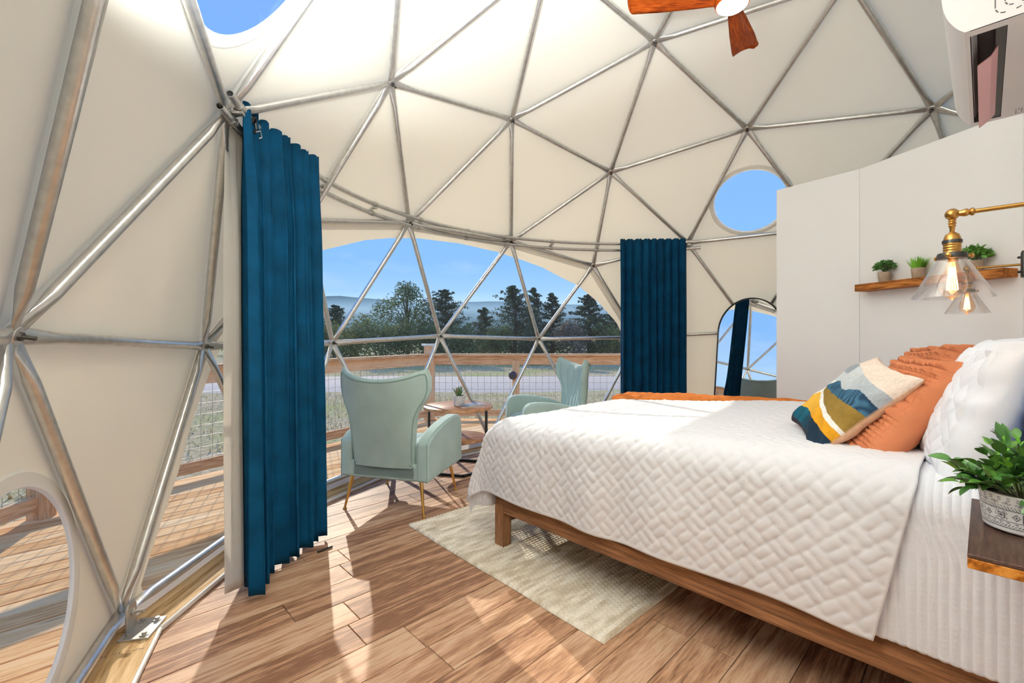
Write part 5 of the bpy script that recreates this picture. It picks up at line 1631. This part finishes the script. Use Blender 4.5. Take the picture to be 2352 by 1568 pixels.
def broadleaf(u, vtop, Y, wpx, label, seed, nb=16, mat=m_decid, dens=170, low=.35, name='broadleaf_tree'):
    x, y, zt_ = px(u, vtop, Y); W = wpx / 1036.4 * Y / 2; rs = random.Random(seed)
    root = emp(name, label, 'tree', (x, y, GZ), group='trees beyond the lane'); H = zt_ - GZ
    MB().tube([(0, 0, 0), (0.1, 0, H * .4), (0, 0, H * .8)], [.15, .10, .03], 8).build('trunk', m_bark, root)
    mb = MB(); br = MB()
    for k in range(nb):
        t = low + (0.95 - low) * (k + .5) / nb; a = k * 2.4 + rs.uniform(-.5, .5); r_ = W * rs.uniform(.3, .95) * math.sin(PI * min(1, .25 + .8 * (t - low) / (1 - low))) 
        c = Vector((r_ * math.cos(a), r_ * math.sin(a), H * t))
        br.tube([(0, 0, H * t * .55), c * 0.5 + Vector((0, 0, H * t * .35)), c], [.05, .03, .01], 5, False)
        leafcloud(rs, mb, c, W * .36, W * .36, H * .085, dens, .10)
    f = mb.build('foliage', mat, root, angle=None, smooth=False); f['kind'] = 'stuff'
    br.build('branches', m_bark, root, angle=None)['kind'] = 'stuff'
cedar(768, 700, 34, 70, 'small dark cedar at the curtain edge of the arched window', 1, 14)
broadleaf(935, 648, 33, 150, 'tall loose-crowned broadleaf tree rising above the hill line', 2, 26, dens=150)
cedar(1022, 664, 32, 110, 'dark broad cedar right beside the tall loose-crowned tree', 3, 20)
cedar(1110, 706, 36, 50, 'small pointed cedar in the gap between the taller trees', 4, 12)
cedar(1182, 655, 31, 105, 'tall pointed cedar near the middle of the arched window', 5, 20)
cedar(1226, 660, 33, 60, 'slim cedar with a bare tip beside the tall pointed cedar', 6, 14)
cedar(1268, 672, 32, 70, 'cedar with a thin double crown left of the window strut', 7, 14)
cedar(1352, 676, 30, 90, 'dark cedar close to the arched edge of the window', 8, 18)
cedar(1412, 692, 31, 70, 'dark cedar partly hidden by the far teal curtain', 9, 14)
for i, (u, v, Y, w) in enumerate([(742, 738, 29, 70), (812, 722, 28, 90), (872, 716, 27, 110), (924, 732, 28, 80), (1060, 742, 28, 90), (1140, 748, 29, 80), (1310, 730, 28, 80), (1390, 742, 29, 70), (985, 745, 29, 70), (1225, 745, 28, 80)]):
    x, y, z_ = px(u, v, Y); W = w / 1036.4 * Y / 2; rs = random.Random(40 + i)
    lab = ['low shrub at the curtain edge of the tree line', 'yellow-green shrub in front of the small dark cedar', 'wide green shrub below the tall loose-crowned tree', 'green shrub between the wide shrub and the window strut', 'brown-green shrub under the dark broad cedar', 'low shrub under the small pointed cedar', 'brown shrub in the gap before the dark cedar', 'low shrub by the far teal curtain', 'low shrub at the foot of the dark broad cedar', 'low shrub at the foot of the slim cedar'][i]
    root = emp('shrub', lab, 'shrub', (x, y, GZ), group='shrubs along the tree line')
    mb = MB(); H = z_ - GZ
    for k in range(11):
        a = k * 2.4; r_ = W * .8 * math.sqrt((k + .5) / 11)
        leafcloud(rs, mb, (r_ * math.cos(a), r_ * .6 * math.sin(a), H * rs.uniform(.25, .82)), W * .45, W * .45, H * .26, 190, .10)
    mb.build('foliage', [m_shrub, m_shrub, m_decid, m_shrub, m_decid, m_decid, m_dead, m_shrub, m_decid, m_cedar][i], root, angle=None, smooth=False)['kind'] = 'stuff'
    st = MB()
    for k in range(5): st.tube([(0, 0, 0), (W * .5 * math.cos(k * 1.3), W * .4 * math.sin(k * 1.3), H * .6)], [.03, .01], 5, False)
    st.build('stems', m_bark, root)
# low brush joining the trees along the field edge
mb = MB(); rs = random.Random(77)
for k in range(150):
    x = rs.uniform(-34, 22); leafcloud(rs, mb, (x, rs.uniform(40, 45), GZ + rs.uniform(.4, 2.1)), 1.0, .9, .8, 90, .15)
tag(mb.build('undergrowth', m_decid, None, angle=None, smooth=False), 'low brush along the far edge of the field behind the trees', 'brush', kind='stuff')
# hills
def ridge(name, Y, pts, label, col, depth):
    us = np.array([p[0] for p in pts]); vs = np.array([p[1] for p in pts])
    n = 140; X = np.linspace(-1.9 * Y, 1.9 * Y, n); rows = 9
    U_ = X / Y * 1036.4 + 1164.3
    Hh = (774.9 - np.interp(U_, us, vs)) / 1036.4 * Y
    P = np.zeros((n, rows, 3))
    for j in range(rows):
        t = j / (rows - 1)
        P[:, j, 0] = X; P[:, j, 1] = Y - depth * (1 - t); 
        P[:, j, 2] = -2 + (Hh + 2) * (t ** 0.8) + (5 * vnoise(X * .012, t * 4 + X * 0) + 2.2 * vnoise(X * .05, t * 12 + 0 * X)) * (0.3 + .7 * t)
    M_ = foliage_mat(name + '_forest', col, 0.0)
    return tag(put(name, npmesh(name, P), M_, None), label, 'hill', kind='structure')
ridge('hill', 1500, [(-2500, 700), (500, 690), (700, 684), (775, 678), (860, 684), (920, 694), (1000, 700), (1080, 692), (1170, 690), (1300, 698), (1450, 700), (1700, 705), (5000, 700)], 'low wooded ridge on the horizon', (0.05, 0.075, 0.04), 700)
# hazy air over the valley in front of the ridge
hz = NT('valley_haze')
vs_ = hz.n('ShaderNodeVolumeScatter'); vs_.inputs['Color'].default_value = (0.36, 0.64, 1.0, 1); vs_.inputs['Density'].default_value = 0.0026; vs_.inputs['Anisotropy'].default_value = 0.35
hz.l(vs_.outputs[0], hz.out.inputs['Volume'])
tag(MB().box((0, 1010, 34), (5200, 520, 88)).build('haze', hz.m, None, smooth=False), 'thin blue haze hanging over the valley before the ridge', 'haze', kind='stuff')
